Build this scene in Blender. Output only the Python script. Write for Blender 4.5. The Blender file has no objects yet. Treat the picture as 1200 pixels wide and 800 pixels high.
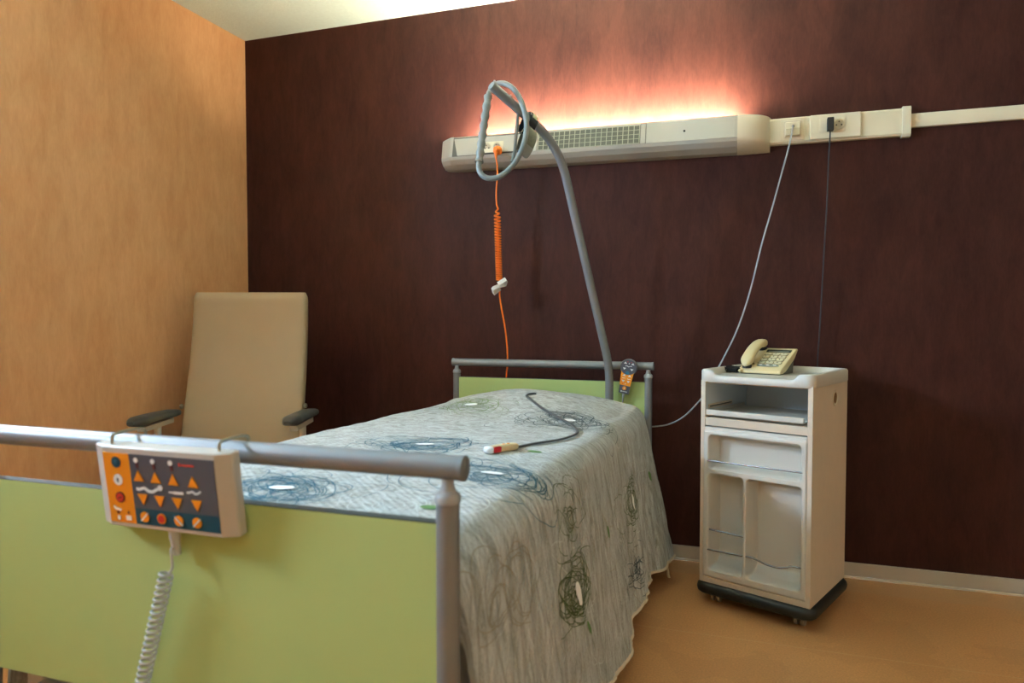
import bpy, math, random
from mathutils import Vector, Matrix, noise
random.seed(7)
C = bpy.context.scene.collection
PI = math.pi
EYE = 1.055
XL, YB, ZC = -2.498, 3.07, 2.503           # left wall, back wall, ceiling
TUBE, FILL, SKY = 900.0, 30.0, 170.0            # lamp tube, added ceiling fill lamp, daylight
XR, YF = 2.1, -1.7                         # walls behind the photographer

# ------------------------------------------------------------------ camera
YAW, PITCH, FPX = math.atan(270 / math.hypot(813., 29.)), -math.atan(29 / 813.), 813.
cam = bpy.data.objects.new('camera', bpy.data.cameras.new('camera'))
C.objects.link(cam)
cam.location = (0, 0, EYE)
cam.rotation_euler = (PI / 2 + PITCH, 0, YAW)
cam.data.sensor_width = 36.0
cam.data.lens = FPX / 1200 * 36.0
cam.data.clip_start = 0.02
cam.data.dof.use_dof = True
cam.data.dof.focus_distance = 2.75
cam.data.dof.aperture_fstop = 4.0
bpy.context.scene.camera = cam
_cy, _sy, _cp, _sp = math.cos(YAW), math.sin(YAW), math.cos(PITCH), math.sin(PITCH)
FW = Vector((-_sy * _cp, _cy * _cp, _sp)); RT = Vector((_cy, _sy, 0)); UP = Vector((_sy * _sp, -_cy * _sp, _cp))
EYEV = Vector((0, 0, EYE))


def ray(x, y):
    return FW + RT * ((x - 600) / FPX) + UP * ((400 - y) / FPX)


def at(x, y, ax, v):                        # photo measurement -> point on a known plane of the room
    r = ray(x, y)
    return EYEV + r * ((v - EYEV[ax]) / r[ax])


def deep(x, y, d):                          # photo measurement at a known distance
    return EYEV + ray(x, y) * d


def to_px(p):
    q = p - EYEV
    w = q.dot(FW)
    return 600 + FPX * q.dot(RT) / w, 400 - FPX * q.dot(UP) / w


# ------------------------------------------------------------------ materials
def lin(c):
    return tuple(((v / 255) / 12.92 if v / 255 < .04045 else ((v / 255 + .055) / 1.055) ** 2.4) for v in c) + (1.0,)


def mat(name, rgb, rough=.5, metal=0., spec=.5, var=0., scale=(8, 8, 8), detail=4., bump=0., bscale=None, emit=None, coat=0., trans=0.):
    m = bpy.data.materials.new(name)
    m.use_nodes = True
    nt = m.node_tree
    b = nt.nodes['Principled BSDF']
    col = lin(rgb)
    b.inputs['Base Color'].default_value = col
    b.inputs['Roughness'].default_value = rough
    b.inputs['Metallic'].default_value = metal
    b.inputs['Specular IOR Level'].default_value = spec
    b.inputs['Coat Weight'].default_value = coat
    b.inputs['Transmission Weight'].default_value = trans
    tc = nt.nodes.new('ShaderNodeTexCoord')
    mp = nt.nodes.new('ShaderNodeMapping')
    mp.inputs['Scale'].default_value = scale
    nt.links.new(tc.outputs['Object'], mp.inputs['Vector'])
    nz = nt.nodes.new('ShaderNodeTexNoise')
    nz.inputs['Scale'].default_value = 1.0
    nz.inputs['Detail'].default_value = detail
    nt.links.new(mp.outputs['Vector'], nz.inputs['Vector'])
    v = max(var, .02)
    cr = nt.nodes.new('ShaderNodeValToRGB')
    cr.color_ramp.elements[0].position = .3
    cr.color_ramp.elements[1].position = .7
    cr.color_ramp.elements[0].color = tuple(x * (1 - v) for x in col[:3]) + (1,)
    cr.color_ramp.elements[1].color = tuple(min(1, x * (1 + v)) for x in col[:3]) + (1,)
    nt.links.new(nz.outputs['Fac'], cr.inputs['Fac'])
    nt.links.new(cr.outputs['Color'], b.inputs['Base Color'])
    if bump:
        nb = nt.nodes.new('ShaderNodeTexNoise')
        mb = nt.nodes.new('ShaderNodeMapping')
        mb.inputs['Scale'].default_value = bscale or scale
        nt.links.new(tc.outputs['Object'], mb.inputs['Vector'])
        nb.inputs['Scale'].default_value = 1.0
        nb.inputs['Detail'].default_value = 3
        nt.links.new(mb.outputs['Vector'], nb.inputs['Vector'])
        bp = nt.nodes.new('ShaderNodeBump')
        bp.inputs['Strength'].default_value = bump
        bp.inputs['Distance'].default_value = .003
        nt.links.new(nb.outputs['Fac'], bp.inputs['Height'])
        nt.links.new(bp.outputs['Normal'], b.inputs['Normal'])
    if emit:
        b.inputs['Emission Color'].default_value = lin(emit[0])
        b.inputs['Emission Strength'].default_value = emit[1]
    return m


def wallpaper(name, a, bcol, rough, bump):
    """Vertical brushed wallpaper: long soft streaks plus fine fibres."""
    m = bpy.data.materials.new(name)
    m.use_nodes = True
    nt = m.node_tree
    b = nt.nodes['Principled BSDF']
    b.inputs['Roughness'].default_value = rough
    b.inputs['Specular IOR Level'].default_value = .16
    tc = nt.nodes.new('ShaderNodeTexCoord')

    def nz(sc, det, dist=0.):
        mp = nt.nodes.new('ShaderNodeMapping'); mp.inputs['Scale'].default_value = sc
        n = nt.nodes.new('ShaderNodeTexNoise'); n.inputs['Scale'].default_value = 1; n.inputs['Detail'].default_value = det
        n.inputs['Distortion'].default_value = dist
        nt.links.new(tc.outputs['Object'], mp.inputs['Vector']); nt.links.new(mp.outputs['Vector'], n.inputs['Vector'])
        return n.outputs['Fac']

    def mix(x, y, f):
        k = nt.nodes.new('ShaderNodeMix'); k.data_type = 'FLOAT'; k.inputs[0].default_value = f
        nt.links.new(x, k.inputs[2]); nt.links.new(y, k.inputs[3])
        return k.outputs[0]
    h = mix(mix(nz((26, 26, 7), 5, .8), nz((7, 7, 3.2), 4), .5), nz((170, 170, 40), 3), .22)
    cr = nt.nodes.new('ShaderNodeValToRGB')
    cr.color_ramp.elements[0].position = .36; cr.color_ramp.elements[1].position = .64
    cr.color_ramp.elements[0].color = lin(a); cr.color_ramp.elements[1].color = lin(bcol)
    nt.links.new(h, cr.inputs['Fac']); nt.links.new(cr.outputs['Color'], b.inputs['Base Color'])
    bp = nt.nodes.new('ShaderNodeBump'); bp.inputs['Strength'].default_value = bump; bp.inputs['Distance'].default_value = .002
    nt.links.new(h, bp.inputs['Height']); nt.links.new(bp.outputs['Normal'], b.inputs['Normal'])
    return m


M = {}
M['wall_dark'] = wallpaper('brown_wallpaper', (50, 25, 22), (73, 40, 33), .55, .3)
M['wall_tan'] = wallpaper('tan_wallpaper', (214, 156, 104), (230, 176, 124), .6, .2)
M['wall_plain'] = mat('plain_paint', (214, 182, 146), .8, var=.03)
M['ceiling'] = mat('stippled_ceiling', (222, 242, 230), .9, var=.03, scale=(60, 60, 60), bump=.9, bscale=(110, 110, 110))
M['baseboard'] = mat('grey_skirting', (190, 182, 168), .5, var=.03)
M['joint'] = mat('pale_joint', (205, 190, 165), .5)
M['metal'] = mat('grey_painted_steel', (131, 134, 136), .46, metal=.45, var=.03)
M['steel'] = mat('pale_painted_steel', (196, 196, 194), .4, var=.03)
M['chrome'] = mat('chrome_wire', (150, 150, 155), .25, metal=1.)
M['dull_chrome'] = mat('dull_hook_steel', (170, 162, 140), .3, metal=.9)
M['cap_grey'] = mat('grey_cap', (158, 160, 160), .4)
M['green'] = mat('lime_laminate', (172, 194, 124), .42, var=.015, scale=(3, 3, 3))
M['edge'] = mat('dark_edging', (60, 64, 58), .6)
M['white_plastic'] = mat('white_plastic', (180, 176, 162), .38, var=.015)
M['cap_plastic'] = mat('beige_cap_plastic', (214, 203, 178), .42)
M['cream'] = mat('aged_cream_plastic', (226, 217, 188), .4, var=.02)
M['key_cream'] = mat('key_cream', (205, 196, 162), .45)
M['phone_cream'] = mat('phone_cream', (214, 198, 152), .36, var=.02)
M['phone_dark'] = mat('phone_olive_grey', (92, 92, 78), .5)
M['grille'] = mat('grille_grey', (186, 184, 160), .3, metal=.2)
M['grille_back'] = mat('grille_reflector', (96, 96, 84), .3, metal=.3)
M['black'] = mat('black_rubber', (26, 27, 28), .5)
M['black_gloss'] = mat('black_gloss', (20, 21, 24), .25)
M['grey_rubber'] = mat('dark_grey_armpad', (70, 73, 72), .36, var=.02)
M['bumper'] = mat('bumper_rubber', (26, 29, 26), .45)
M['cab'] = mat('cabinet_laminate', (214, 199, 178), .48, var=.02, scale=(30, 30, 30))
M['cab_white'] = mat('cabinet_white', (206, 203, 193), .42, var=.01)
M['cab_in_lit'] = mat('cabinet_inside_grey_lit', (206, 216, 220), .5)
M['chair'] = mat('taupe_vinyl', (170, 150, 118), .5, var=.03, scale=(4, 4, 4), bump=.15, bscale=(300, 300, 300))
M['chair_frame'] = mat('cream_tube', (205, 198, 180), .4)
M['orange'] = mat('orange_rubber', (250, 128, 28), .4)
M['cord_grey'] = mat('grey_cord', (150, 156, 156), .45)
M['cord_pale'] = mat('pale_cord', (186, 190, 190), .4)
M['cord_dark'] = mat('dark_flat_cord', (84, 84, 84), .4)
M['clip'] = mat('milky_clip', (214, 214, 206), .35)
M['grip'] = mat('grey_grip', (122, 128, 124), .5)
M['strap'] = mat('olive_webbing', (98, 102, 86), .6, var=.12, scale=(120, 120, 120))
M['sleeve'] = mat('cream_sleeve', (180, 186, 150), .4)
M['p_orange'] = mat('print_orange', (232, 142, 12), .45)
M['p_grey'] = mat('print_slate', (78, 80, 88), .45)
M['p_teal'] = mat('print_teal', (8, 72, 88), .45)
M['p_red'] = mat('print_red', (206, 52, 40), .45)
M['p_white'] = mat('print_white', (226, 228, 226), .45)
M['p_blue'] = mat('print_blue', (40, 110, 140), .45)
M['p_maroon'] = mat('print_maroon', (96, 42, 44), .45)
M['red_button'] = mat('red_button', (205, 18, 22), .28)
M['key_shade'] = mat('key_outline_shade', (104, 96, 70), .5)
M['lcd'] = mat('lcd_dark', (70, 76, 68), .2)
M['strip'] = mat('function_strip', (116, 124, 112), .4)
M['p_tan'] = mat('tan_plastic', (150, 120, 70), .45)
M['hem'] = mat('hem_piping', (214, 196, 168), .7)
M['matt'] = mat('mattress_cover', (200, 204, 210), .8)
M['tube'] = mat('lamp_tube', (255, 240, 220), .4, emit=((255, 240, 216), TUBE))
M['well'] = mat('socket_well', (206, 196, 168), .5)
M['hole'] = mat('socket_hole', (25, 22, 20), .6)
M['caster'] = mat('caster_grey', (150, 140, 125), .3)
# bedspread print colours
M['s_dark'] = mat('print_line_slate', (44, 66, 72), .8)
M['s_teal'] = mat('print_line_teal', (50, 100, 118), .8)
M['s_green'] = mat('print_line_green', (118, 138, 88), .8)
M['s_olive'] = mat('print_line_olive', (82, 98, 50), .8)
M['s_white'] = mat('print_white_oval', (250, 250, 248), .8)
M['s_pale'] = mat('print_line_pale', (206, 212, 210), .8)
M['s_tan'] = mat('print_line_tan', (160, 152, 132), .8)
M['s_leaf'] = mat('print_leaf', (98, 134, 76), .8)


def floor_mat():
    m = mat('speckled_vinyl', (206, 152, 98), .42, var=.13, scale=(170, 170, 170), detail=3, bump=.05, bscale=(60, 60, 60))
    nt = m.node_tree
    b = nt.nodes['Principled BSDF']
    src = b.inputs['Base Color'].links[0].from_socket
    tc = [n for n in nt.nodes if n.type == 'TEX_COORD'][0]
    sp = nt.nodes.new('ShaderNodeSeparateXYZ'); nt.links.new(tc.outputs['Object'], sp.inputs[0])

    def math_(op, a, bb):
        n = nt.nodes.new('ShaderNodeMath'); n.operation = op
        for i, q in enumerate((a, bb)):
            if isinstance(q, (int, float)): n.inputs[i].default_value = q
            else: nt.links.new(q, n.inputs[i])
        return n.outputs[0]

    def mixc(f, a, col):
        n = nt.nodes.new('ShaderNodeMix'); n.data_type = 'RGBA'
        nt.links.new(f, n.inputs[0]); nt.links.new(a, n.inputs[6]); n.inputs[7].default_value = col
        return n.outputs[2]
    big = nt.nodes.new('ShaderNodeTexNoise'); big.inputs['Scale'].default_value = 2.2; big.inputs['Detail'].default_value = 5
    nt.links.new(tc.outputs['Object'], big.inputs['Vector'])
    c = mixc(math_('MULTIPLY', math_('GREATER_THAN', big.outputs['Fac'], .52), .12), src, lin((150, 104, 62)))
    c = mixc(math_('MULTIPLY', math_('GREATER_THAN', sp.outputs['Y'], 2.906), .35), c, lin((196, 156, 112)))
    line = math_('LESS_THAN', math_('ABSOLUTE', math_('SUBTRACT', sp.outputs['Y'], 2.357), 0), .0022)
    c = mixc(math_('MULTIPLY', line, .55), c, lin((214, 176, 126)))
    nt.links.new(c, b.inputs['Base Color'])
    return m


M['floor'] = floor_mat()


def cloth_mat():
    """Bedspread ground: pale woven cotton with fine diagonal quilting and soft streaks along the drape (UV = metres)."""
    m = bpy.data.materials.new('bedspread_cotton')
    m.use_nodes = True
    nt = m.node_tree
    b = nt.nodes['Principled BSDF']
    b.inputs['Roughness'].default_value = .85
    b.inputs['Specular IOR Level'].default_value = .2
    b.inputs['Sheen Weight'].default_value = .15
    uv = nt.nodes.new('ShaderNodeUVMap')

    def nz(sc, det, dist=0.):
        mp = nt.nodes.new('ShaderNodeMapping'); mp.inputs['Scale'].default_value = sc
        n = nt.nodes.new('ShaderNodeTexNoise'); n.inputs['Scale'].default_value = 1; n.inputs['Detail'].default_value = det
        n.inputs['Distortion'].default_value = dist
        nt.links.new(uv.outputs['UV'], mp.inputs['Vector']); nt.links.new(mp.outputs['Vector'], n.inputs['Vector'])
        return n.outputs['Fac']

    def mixf(x, y, f):
        k = nt.nodes.new('ShaderNodeMix'); k.data_type = 'FLOAT'; k.inputs[0].default_value = f
        nt.links.new(x, k.inputs[2]); nt.links.new(y, k.inputs[3])
        return k.outputs[0]
    stre = nz((9, 55, 1), 5, 1.2)
    fine = nz((160, 420, 1), 2)
    flat_ = nz((26, 40, 1), 5, 1.5)
    su = nt.nodes.new('ShaderNodeSeparateXYZ'); nt.links.new(uv.outputs['UV'], su.inputs[0])
    ab = nt.nodes.new('ShaderNodeMath'); ab.operation = 'ABSOLUTE'; nt.links.new(su.outputs['X'], ab.inputs[0])
    mr = nt.nodes.new('ShaderNodeMapRange'); mr.inputs[1].default_value = .30; mr.inputs[2].default_value = .46
    nt.links.new(ab.outputs[0], mr.inputs[0])
    kk = nt.nodes.new('ShaderNodeMix'); kk.data_type = 'FLOAT'
    nt.links.new(mr.outputs[0], kk.inputs[0]); nt.links.new(flat_, kk.inputs[2]); nt.links.new(stre, kk.inputs[3])
    stre = kk.outputs[0]
    w = nt.nodes.new('ShaderNodeTexWave'); w.inputs['Scale'].default_value = 34; w.inputs['Distortion'].default_value = 1.5
    w.inputs['Detail'].default_value = 1; w.bands_direction = 'DIAGONAL'
    nt.links.new(uv.outputs['UV'], w.inputs['Vector'])
    cr = nt.nodes.new('ShaderNodeValToRGB')
    e = cr.color_ramp.elements
    e[0].position = .36; e[0].color = lin((138, 138, 128)); e[1].position = .60; e[1].color = lin((194, 199, 197))
    nt.links.new(mixf(stre, fine, .35), cr.inputs['Fac'])
    nt.links.new(cr.outputs['Color'], b.inputs['Base Color'])
    h = mixf(mixf(stre, w.outputs['Fac'], .16), fine, .25)
    bp = nt.nodes.new('ShaderNodeBump'); bp.inputs['Strength'].default_value = .9; bp.inputs['Distance'].default_value = .008
    nt.links.new(h, bp.inputs['Height']); nt.links.new(bp.outputs['Normal'], b.inputs['Normal'])
    return m


M['cloth'] = cloth_mat()


# ------------------------------------------------------------------ mesh building
class MB:
    def __init__(s):
        s.v, s.f, s.m, s.mats = [], [], [], []

    def mi(s, m):
        if m not in s.mats: s.mats.append(m)
        return s.mats.index(m)

    def add(s, vs, fs, m):
        o = len(s.v); k = s.mi(m)
        s.v += [tuple(v) for v in vs]
        for f in fs:
            s.f.append([o + i for i in f]); s.m.append(k)
        return s

    def box(s, lo, hi, m):
        x0, y0, z0 = lo; x1, y1, z1 = hi
        return s.add([(x0, y0, z0), (x1, y0, z0), (x1, y1, z0), (x0, y1, z0), (x0, y0, z1), (x1, y0, z1), (x1, y1, z1), (x0, y1, z1)],
                     [(3, 2, 1, 0), (4, 5, 6, 7), (0, 1, 5, 4), (1, 2, 6, 5), (2, 3, 7, 6), (3, 0, 4, 7)], m)

    def prism(s, poly, lo, hi, m, ax='y'):
        """Polygon in the plane across axis ax, extruded from lo to hi. Order (x,z) for y, (y,z) for x, (x,y) for z."""
        def p3(a, b, t):
            return {'y': (a, t, b), 'x': (t, a, b), 'z': (a, b, t)}[ax]
        n = len(poly)
        vs = [p3(a, b, lo) for a, b in poly] + [p3(a, b, hi) for a, b in poly]
        fs = [tuple(range(n)), tuple(range(2 * n - 1, n - 1, -1))] + [(i, i + n, (i + 1) % n + n, (i + 1) % n) for i in range(n)]
        return s.add(vs, fs, m)

    def tube(s, pts, r, m, n=12, closed=False, cap=True, flat=1.0):
        """Round (or, with flat < 1, ribbon-like) tube along a path; r a number or one per point."""
        P = [Vector(p) for p in pts]
        k = len(P)
        R = r if isinstance(r, (list, tuple)) else [r] * k
        T = []
        for i in range(k):
            a = P[(i - 1) % k] if (closed or i > 0) else P[i]
            b = P[(i + 1) % k] if (closed or i < k - 1) else P[i]
            T.append((b - a).normalized())
        up = Vector((0, 0, 1)) if abs(T[0].z) < .9 else Vector((0, 1, 0))
        N = (up - T[0] * up.dot(T[0])).normalized()
        vs = []
        for i in range(k):
            N = (N - T[i] * N.dot(T[i])).normalized()
            B = T[i].cross(N)
            for j in range(n):
                a = 2 * PI * j / n
                vs.append(P[i] + B * (math.cos(a) * R[i]) + N * (math.sin(a) * R[i] * flat))
        fs = []
        for i in range(k if closed else k - 1):
            for j in range(n):
                fs.append((i * n + j, i * n + (j + 1) % n, ((i + 1) % k) * n + (j + 1) % n, ((i + 1) % k) * n + j))
        if cap and not closed:
            fs.append(tuple(range(n - 1, -1, -1))); fs.append(tuple(range((k - 1) * n, k * n)))
        return s.add(vs, fs, m)

    def lathe(s, prof, m, n=28, ax='z', o=(0, 0, 0)):
        """prof: (radius, height) pairs about the axis through o."""
        vs = []
        for r, h in prof:
            for j in range(n):
                a = 2 * PI * j / n
                c, d = r * math.cos(a), r * math.sin(a)
                p = {'z': (c, d, h), 'y': (c, h, d), 'x': (h, c, d)}[ax]
                vs.append((p[0] + o[0], p[1] + o[1], p[2] + o[2]))
        k = len(prof)
        fs = [(i * n + j, i * n + (j + 1) % n, (i + 1) * n + (j + 1) % n, (i + 1) * n + j) for i in range(k - 1) for j in range(n)]
        fs += [tuple(range(n - 1, -1, -1)), tuple(range((k - 1) * n, k * n))]
        return s.add(vs, fs, m)

    def xform(s, mtx):
        s.v = [tuple(mtx @ Vector(v)) for v in s.v]
        return s

    def join(s, other):
        o = len(s.v)
        s.v += other.v
        for f, k in zip(other.f, other.m):
            s.f.append([o + i for i in f]); s.m.append(s.mi(other.mats[k]))
        return s

    def build(s, name, parent=None, smooth=True, bevel=0., seg=2, label=None, loc=None, sharp=38):
        me = bpy.data.meshes.new(name)
        me.from_pydata(s.v, [], s.f)
        for m in s.mats: me.materials.append(m)
        me.polygons.foreach_set('material_index', s.m)
        import bmesh
        bm = bmesh.new(); bm.from_mesh(me)
        bmesh.ops.recalc_face_normals(bm, faces=bm.faces)
        bm.to_mesh(me); bm.free()
        o = bpy.data.objects.new(name, me)
        C.objects.link(o)
        if parent: o.parent = parent
        if loc: o.location = loc
        if smooth:
            me.polygons.foreach_set('use_smooth', [True] * len(me.polygons))
            me.set_sharp_from_angle(angle=math.radians(sharp))
        if bevel:
            b = o.modifiers.new('bevel', 'BEVEL'); b.width = bevel; b.segments = seg; b.limit_method = 'ANGLE'; b.angle_limit = math.radians(35)
            b.harden_normals = False
        me.update()
        if label: o['label'] = label
        return o


def thing(name, label, cat, loc=(0, 0, 0), rot=(0, 0, 0), group=None):
    o = bpy.data.objects.new(name, None); C.objects.link(o)
    o.empty_display_size = .05
    o.location = loc; o.rotation_euler = rot
    o['label'] = label; o['category'] = cat
    if group: o['group'] = group
    return o


def tag(o, label, cat, group=None):
    o['label'] = label; o['category'] = cat
    if group: o['group'] = group
    return o


def struct(mb, name, bevel=0.):
    o = mb.build(name, bevel=bevel); o['kind'] = 'structure'
    return o


def spline(pts, n=8, closed=False):
    """Catmull-Rom through pts."""
    P = [Vector(p) for p in pts]; k = len(P); out = []
    for i in range(k if closed else k - 1):
        p1, p2 = P[i], P[(i + 1) % k]
        p0 = P[(i - 1) % k] if (closed or i > 0) else p1 * 2 - p2
        p3 = P[(i + 2) % k] if (closed or i < k - 2) else p2 * 2 - p1
        for j in range(n):
            t = j / n
            out.append(.5 * (2 * p1 + (p2 - p0) * t + (2 * p0 - 5 * p1 + 4 * p2 - p3) * t * t + (3 * p1 - p0 - 3 * p2 + p3) * t ** 3))
    if not closed: out.append(P[-1])
    return out


def rrect(x0, y0, x1, y1, r, n=5):
    out = []
    for cx, cy, a0 in ((x1 - r, y0 + r, -90), (x1 - r, y1 - r, 0), (x0 + r, y1 - r, 90), (x0 + r, y0 + r, 180)):
        for i in range(n + 1):
            a = math.radians(a0 + 90 * i / n)
            out.append((cx + r * math.cos(a), cy + r * math.sin(a)))
    return out


def disc(cx, cy, r, n=24, ry=None):
    return [(cx + r * math.cos(2 * PI * i / n), cy + (ry or r) * math.sin(2 * PI * i / n)) for i in range(n)]


def text_mb(txt, size, m, xf):
    cu = bpy.data.curves.new('glyph', 'FONT'); cu.body = txt; cu.size = size; cu.align_x = 'CENTER'; cu.align_y = 'CENTER'; cu.extrude = .0002
    o = bpy.data.objects.new('glyph', cu); C.objects.link(o)
    dg = bpy.context.evaluated_depsgraph_get()
    me = o.evaluated_get(dg).to_mesh()
    b = MB().add([xf @ v.co for v in me.vertices], [tuple(p.vertices) for p in me.polygons], m)
    o.evaluated_get(dg).to_mesh_clear()
    bpy.data.objects.remove(o); bpy.data.curves.remove(cu)
    return b


# ------------------------------------------------------------------ room
T = .35
struct(MB().box((XL - T, YF - .1, -.1), (XR + .1, YB + .1, 0), M['floor']), 'floor')
struct(MB().box((XL - T, YF - .1, ZC), (XR + .1, YB + .1, ZC + .1), M['ceiling']), 'ceiling')
struct(MB().box((XL - T, YB, 0), (XR + .1, YB + .1, ZC), M['wall_dark']), 'wall_back')
struct(MB().box((XR, YF, 0), (XR + .1, YB, ZC), M['wall_plain']), 'wall_right')
struct(MB().box((XL, YF - .1, 0), (XR + .1, YF, ZC), M['wall_plain']), 'wall_front')
WIN = [(-.2, .45, 1.62, 2.08), (1.10, 1.66, 1.68, 2.18)]       # two high windows in the left wall, beside the photographer
wl = MB()
ys = [YF - .1]
for y0, y1, z0, z1 in WIN:
    wl.box((XL - T, ys[-1], 0), (XL, y0, ZC), M['wall_tan'])
    wl.box((XL - T, y0, 0), (XL, y1, z0), M['wall_tan'])
    wl.box((XL - T, y0, z1), (XL, y1, ZC), M['wall_tan'])
    ys.append(y1)
wl.box((XL - T, ys[-1], 0), (XL, YB, ZC), M['wall_tan'])
struct(wl, 'wall_left')
for i, (y0, y1, z0, z1) in enumerate(WIN):
    fr = MB()
    x0, x1, w = XL - T + .02, XL - T + .06, .03
    fr.box((x0, y0, z0), (x1, y1, z0 + w), M['white_plastic']).box((x0, y0, z1 - w), (x1, y1, z1), M['white_plastic'])
    fr.box((x0, y0, z0 + w), (x1, y0 + w, z1 - w), M['white_plastic']).box((x0, y1 - w, z0 + w), (x1, y1, z1 - w), M['white_plastic'])
    struct(fr, 'window_%d' % (i + 1), .003)


def skirting(name, lo, hi, jlo, jhi):
    struct(MB().box(lo, hi, M['baseboard']).box(jlo, jhi, M['joint']), name, .0015)


skirting('baseboard_back', (XL, YB - .012, .008), (XR, YB, .062), (XL, YB - .017, 0), (XR, YB, .008))
skirting('baseboard_left', (XL, YF, .008), (XL + .012, YB - .02, .062), (XL, YF, 0), (XL + .017, YB - .02, .008))

# ------------------------------------------------------------------ hospital bed
bed = thing('hospital_bed', 'electric hospital bed with lime green boards and grey tube rails', 'bed', (-.805, 1.9, 0))
BO = Vector((-.805, 1.9, 0))


def board(name, Y, xl, xr, ztop, zbot, rail_l, rail_r, zr=.849):
    p = MB().box((xl + .010 - BO.x, Y - .009 - BO.y, zbot), (xr - .010 - BO.x, Y + .009 - BO.y, ztop), M['green'])
    p.box((xl + .010 - BO.x, Y - .0095 - BO.y, ztop), (xr - .010 - BO.x, Y + .0095 - BO.y, ztop + .0013), M['edge'])
    b = p.build(name, bed, bevel=.001)
    y = Y - BO.y
    r = .0168
    MB().lathe([(.015, rail_l - BO.x), (r + .001, rail_l - BO.x + .001), (r + .001, rail_l - BO.x + .006), (r, rail_l - BO.x + .007),
                (r, rail_r - BO.x - .007), (r + .001, rail_r - BO.x - .006), (r + .001, rail_r - BO.x - .001), (.015, rail_r - BO.x)],
               M['metal'], 32, 'x', (0, y, zr)).build('rail', b)
    for x in (xl, xr):
        MB().lathe([(.0165, .30), (.0165, .800)], M['metal'], 28, 'z', (x - BO.x, y, 0)).build('post', b)
        MB().lathe([(.0165, .800), (.0182, .801), (.0182, .808), (.0165, .813), (.011, .817), (.0085, .826), (.0085, .838)], M['cap_grey'], 28, 'z', (x - BO.x, y, 0)).build('post_cap', b)
    return b


headboard = board('headboard', 2.92, -1.234, -.370, .782, .42, -1.255, -.347)
footboard = board('footboard', .868, -1.274, -.381, .772, .436, -1.300, -.354)

fm = MB()
for x in (-.405, .405):
    fm.box((x - .02, -1.0, .36), (x + .02, .99, .41), M['steel'])
for y in (-1.0, -.5, 0, .5, .95):
    fm.box((-.385, y - .02, .362), (.385, y + .02, .402), M['steel'])
fm.build('frame', bed, bevel=.003)
MB().box((-.42, -.95, .41), (.42, .94, .44), M['steel']).build('deck', bed, bevel=.004)
for y in (-.72, .72):
    lf = MB()
    for x in (-.3, .3):
        lf.box((x - .02, y - .02, .12), (x + .02, y + .02, .362), M['steel'])
    lf.box((-.36, y - .025, .1), (.36, y + .025, .14), M['steel'])
    lf.build('lifting_frame', bed, bevel=.003)
    for x in (-.33, .33):
        cb = MB().box((x - .012, y - .012, .07), (x + .012, y + .012, .1), M['steel']).build('caster', bed, bevel=.002)
        MB().lathe([(.03, -.012), (.05, -.011), (.05, .011), (.03, .012)], M['black'], 24, 'x', (x, y, .05)).build('wheel', cb)

mt = MB().prism(rrect(-.405, -.93, .405, .93, .06), .44, .62, M['matt'], 'z')
mo = mt.build('mattress', None, bevel=.03, seg=3, loc=(BO.x, BO.y, 0))
tag(mo, 'pale mattress on the bed, under the printed bedspread', 'mattress')
pw = MB()
n1, n2 = 20, 14
vs = []
for sgn in (1, -1):
    for j in range(n2 + 1):
        for i in range(n1 + 1):
            u, v = i / n1 * 2 - 1, j / n2 * 2 - 1
            e = max(0, (1 - u ** 4) * (1 - v ** 4)) ** .5
            vs.append((u * .3 * (1 - .04 * v * v), v * .19, sgn * .018 * e))
fs = []
nn = (n1 + 1) * (n2 + 1)
for b_ in (0, nn):
    for j in range(n2):
        for i in range(n1):
            a = b_ + j * (n1 + 1) + i
            fs.append((a, a + 1, a + n1 + 2, a + n1 + 1))
pw.add(vs, fs, M['matt'])
tag(pw.build('pillow', None, loc=(BO.x - .02, 2.58, .642)), 'pale flat pillow at the head of the mattress under the bedspread', 'pillow')

# ------------------------------------------------------------------ bedspread
FL, RR, RV = .365, .075, .05        # flat half width, side edge radius, end edge radius
V0, V1 = .945, 2.785                # flat extent along the bed
L_R, L_L = .527, .40                # hang on the visible side, on the far side
END = .16
BX = -.805


def sm(a, b, x):
    t = max(0., min(1., (x - a) / (b - a)))
    return t * t * (3 - 2 * t)


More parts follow.
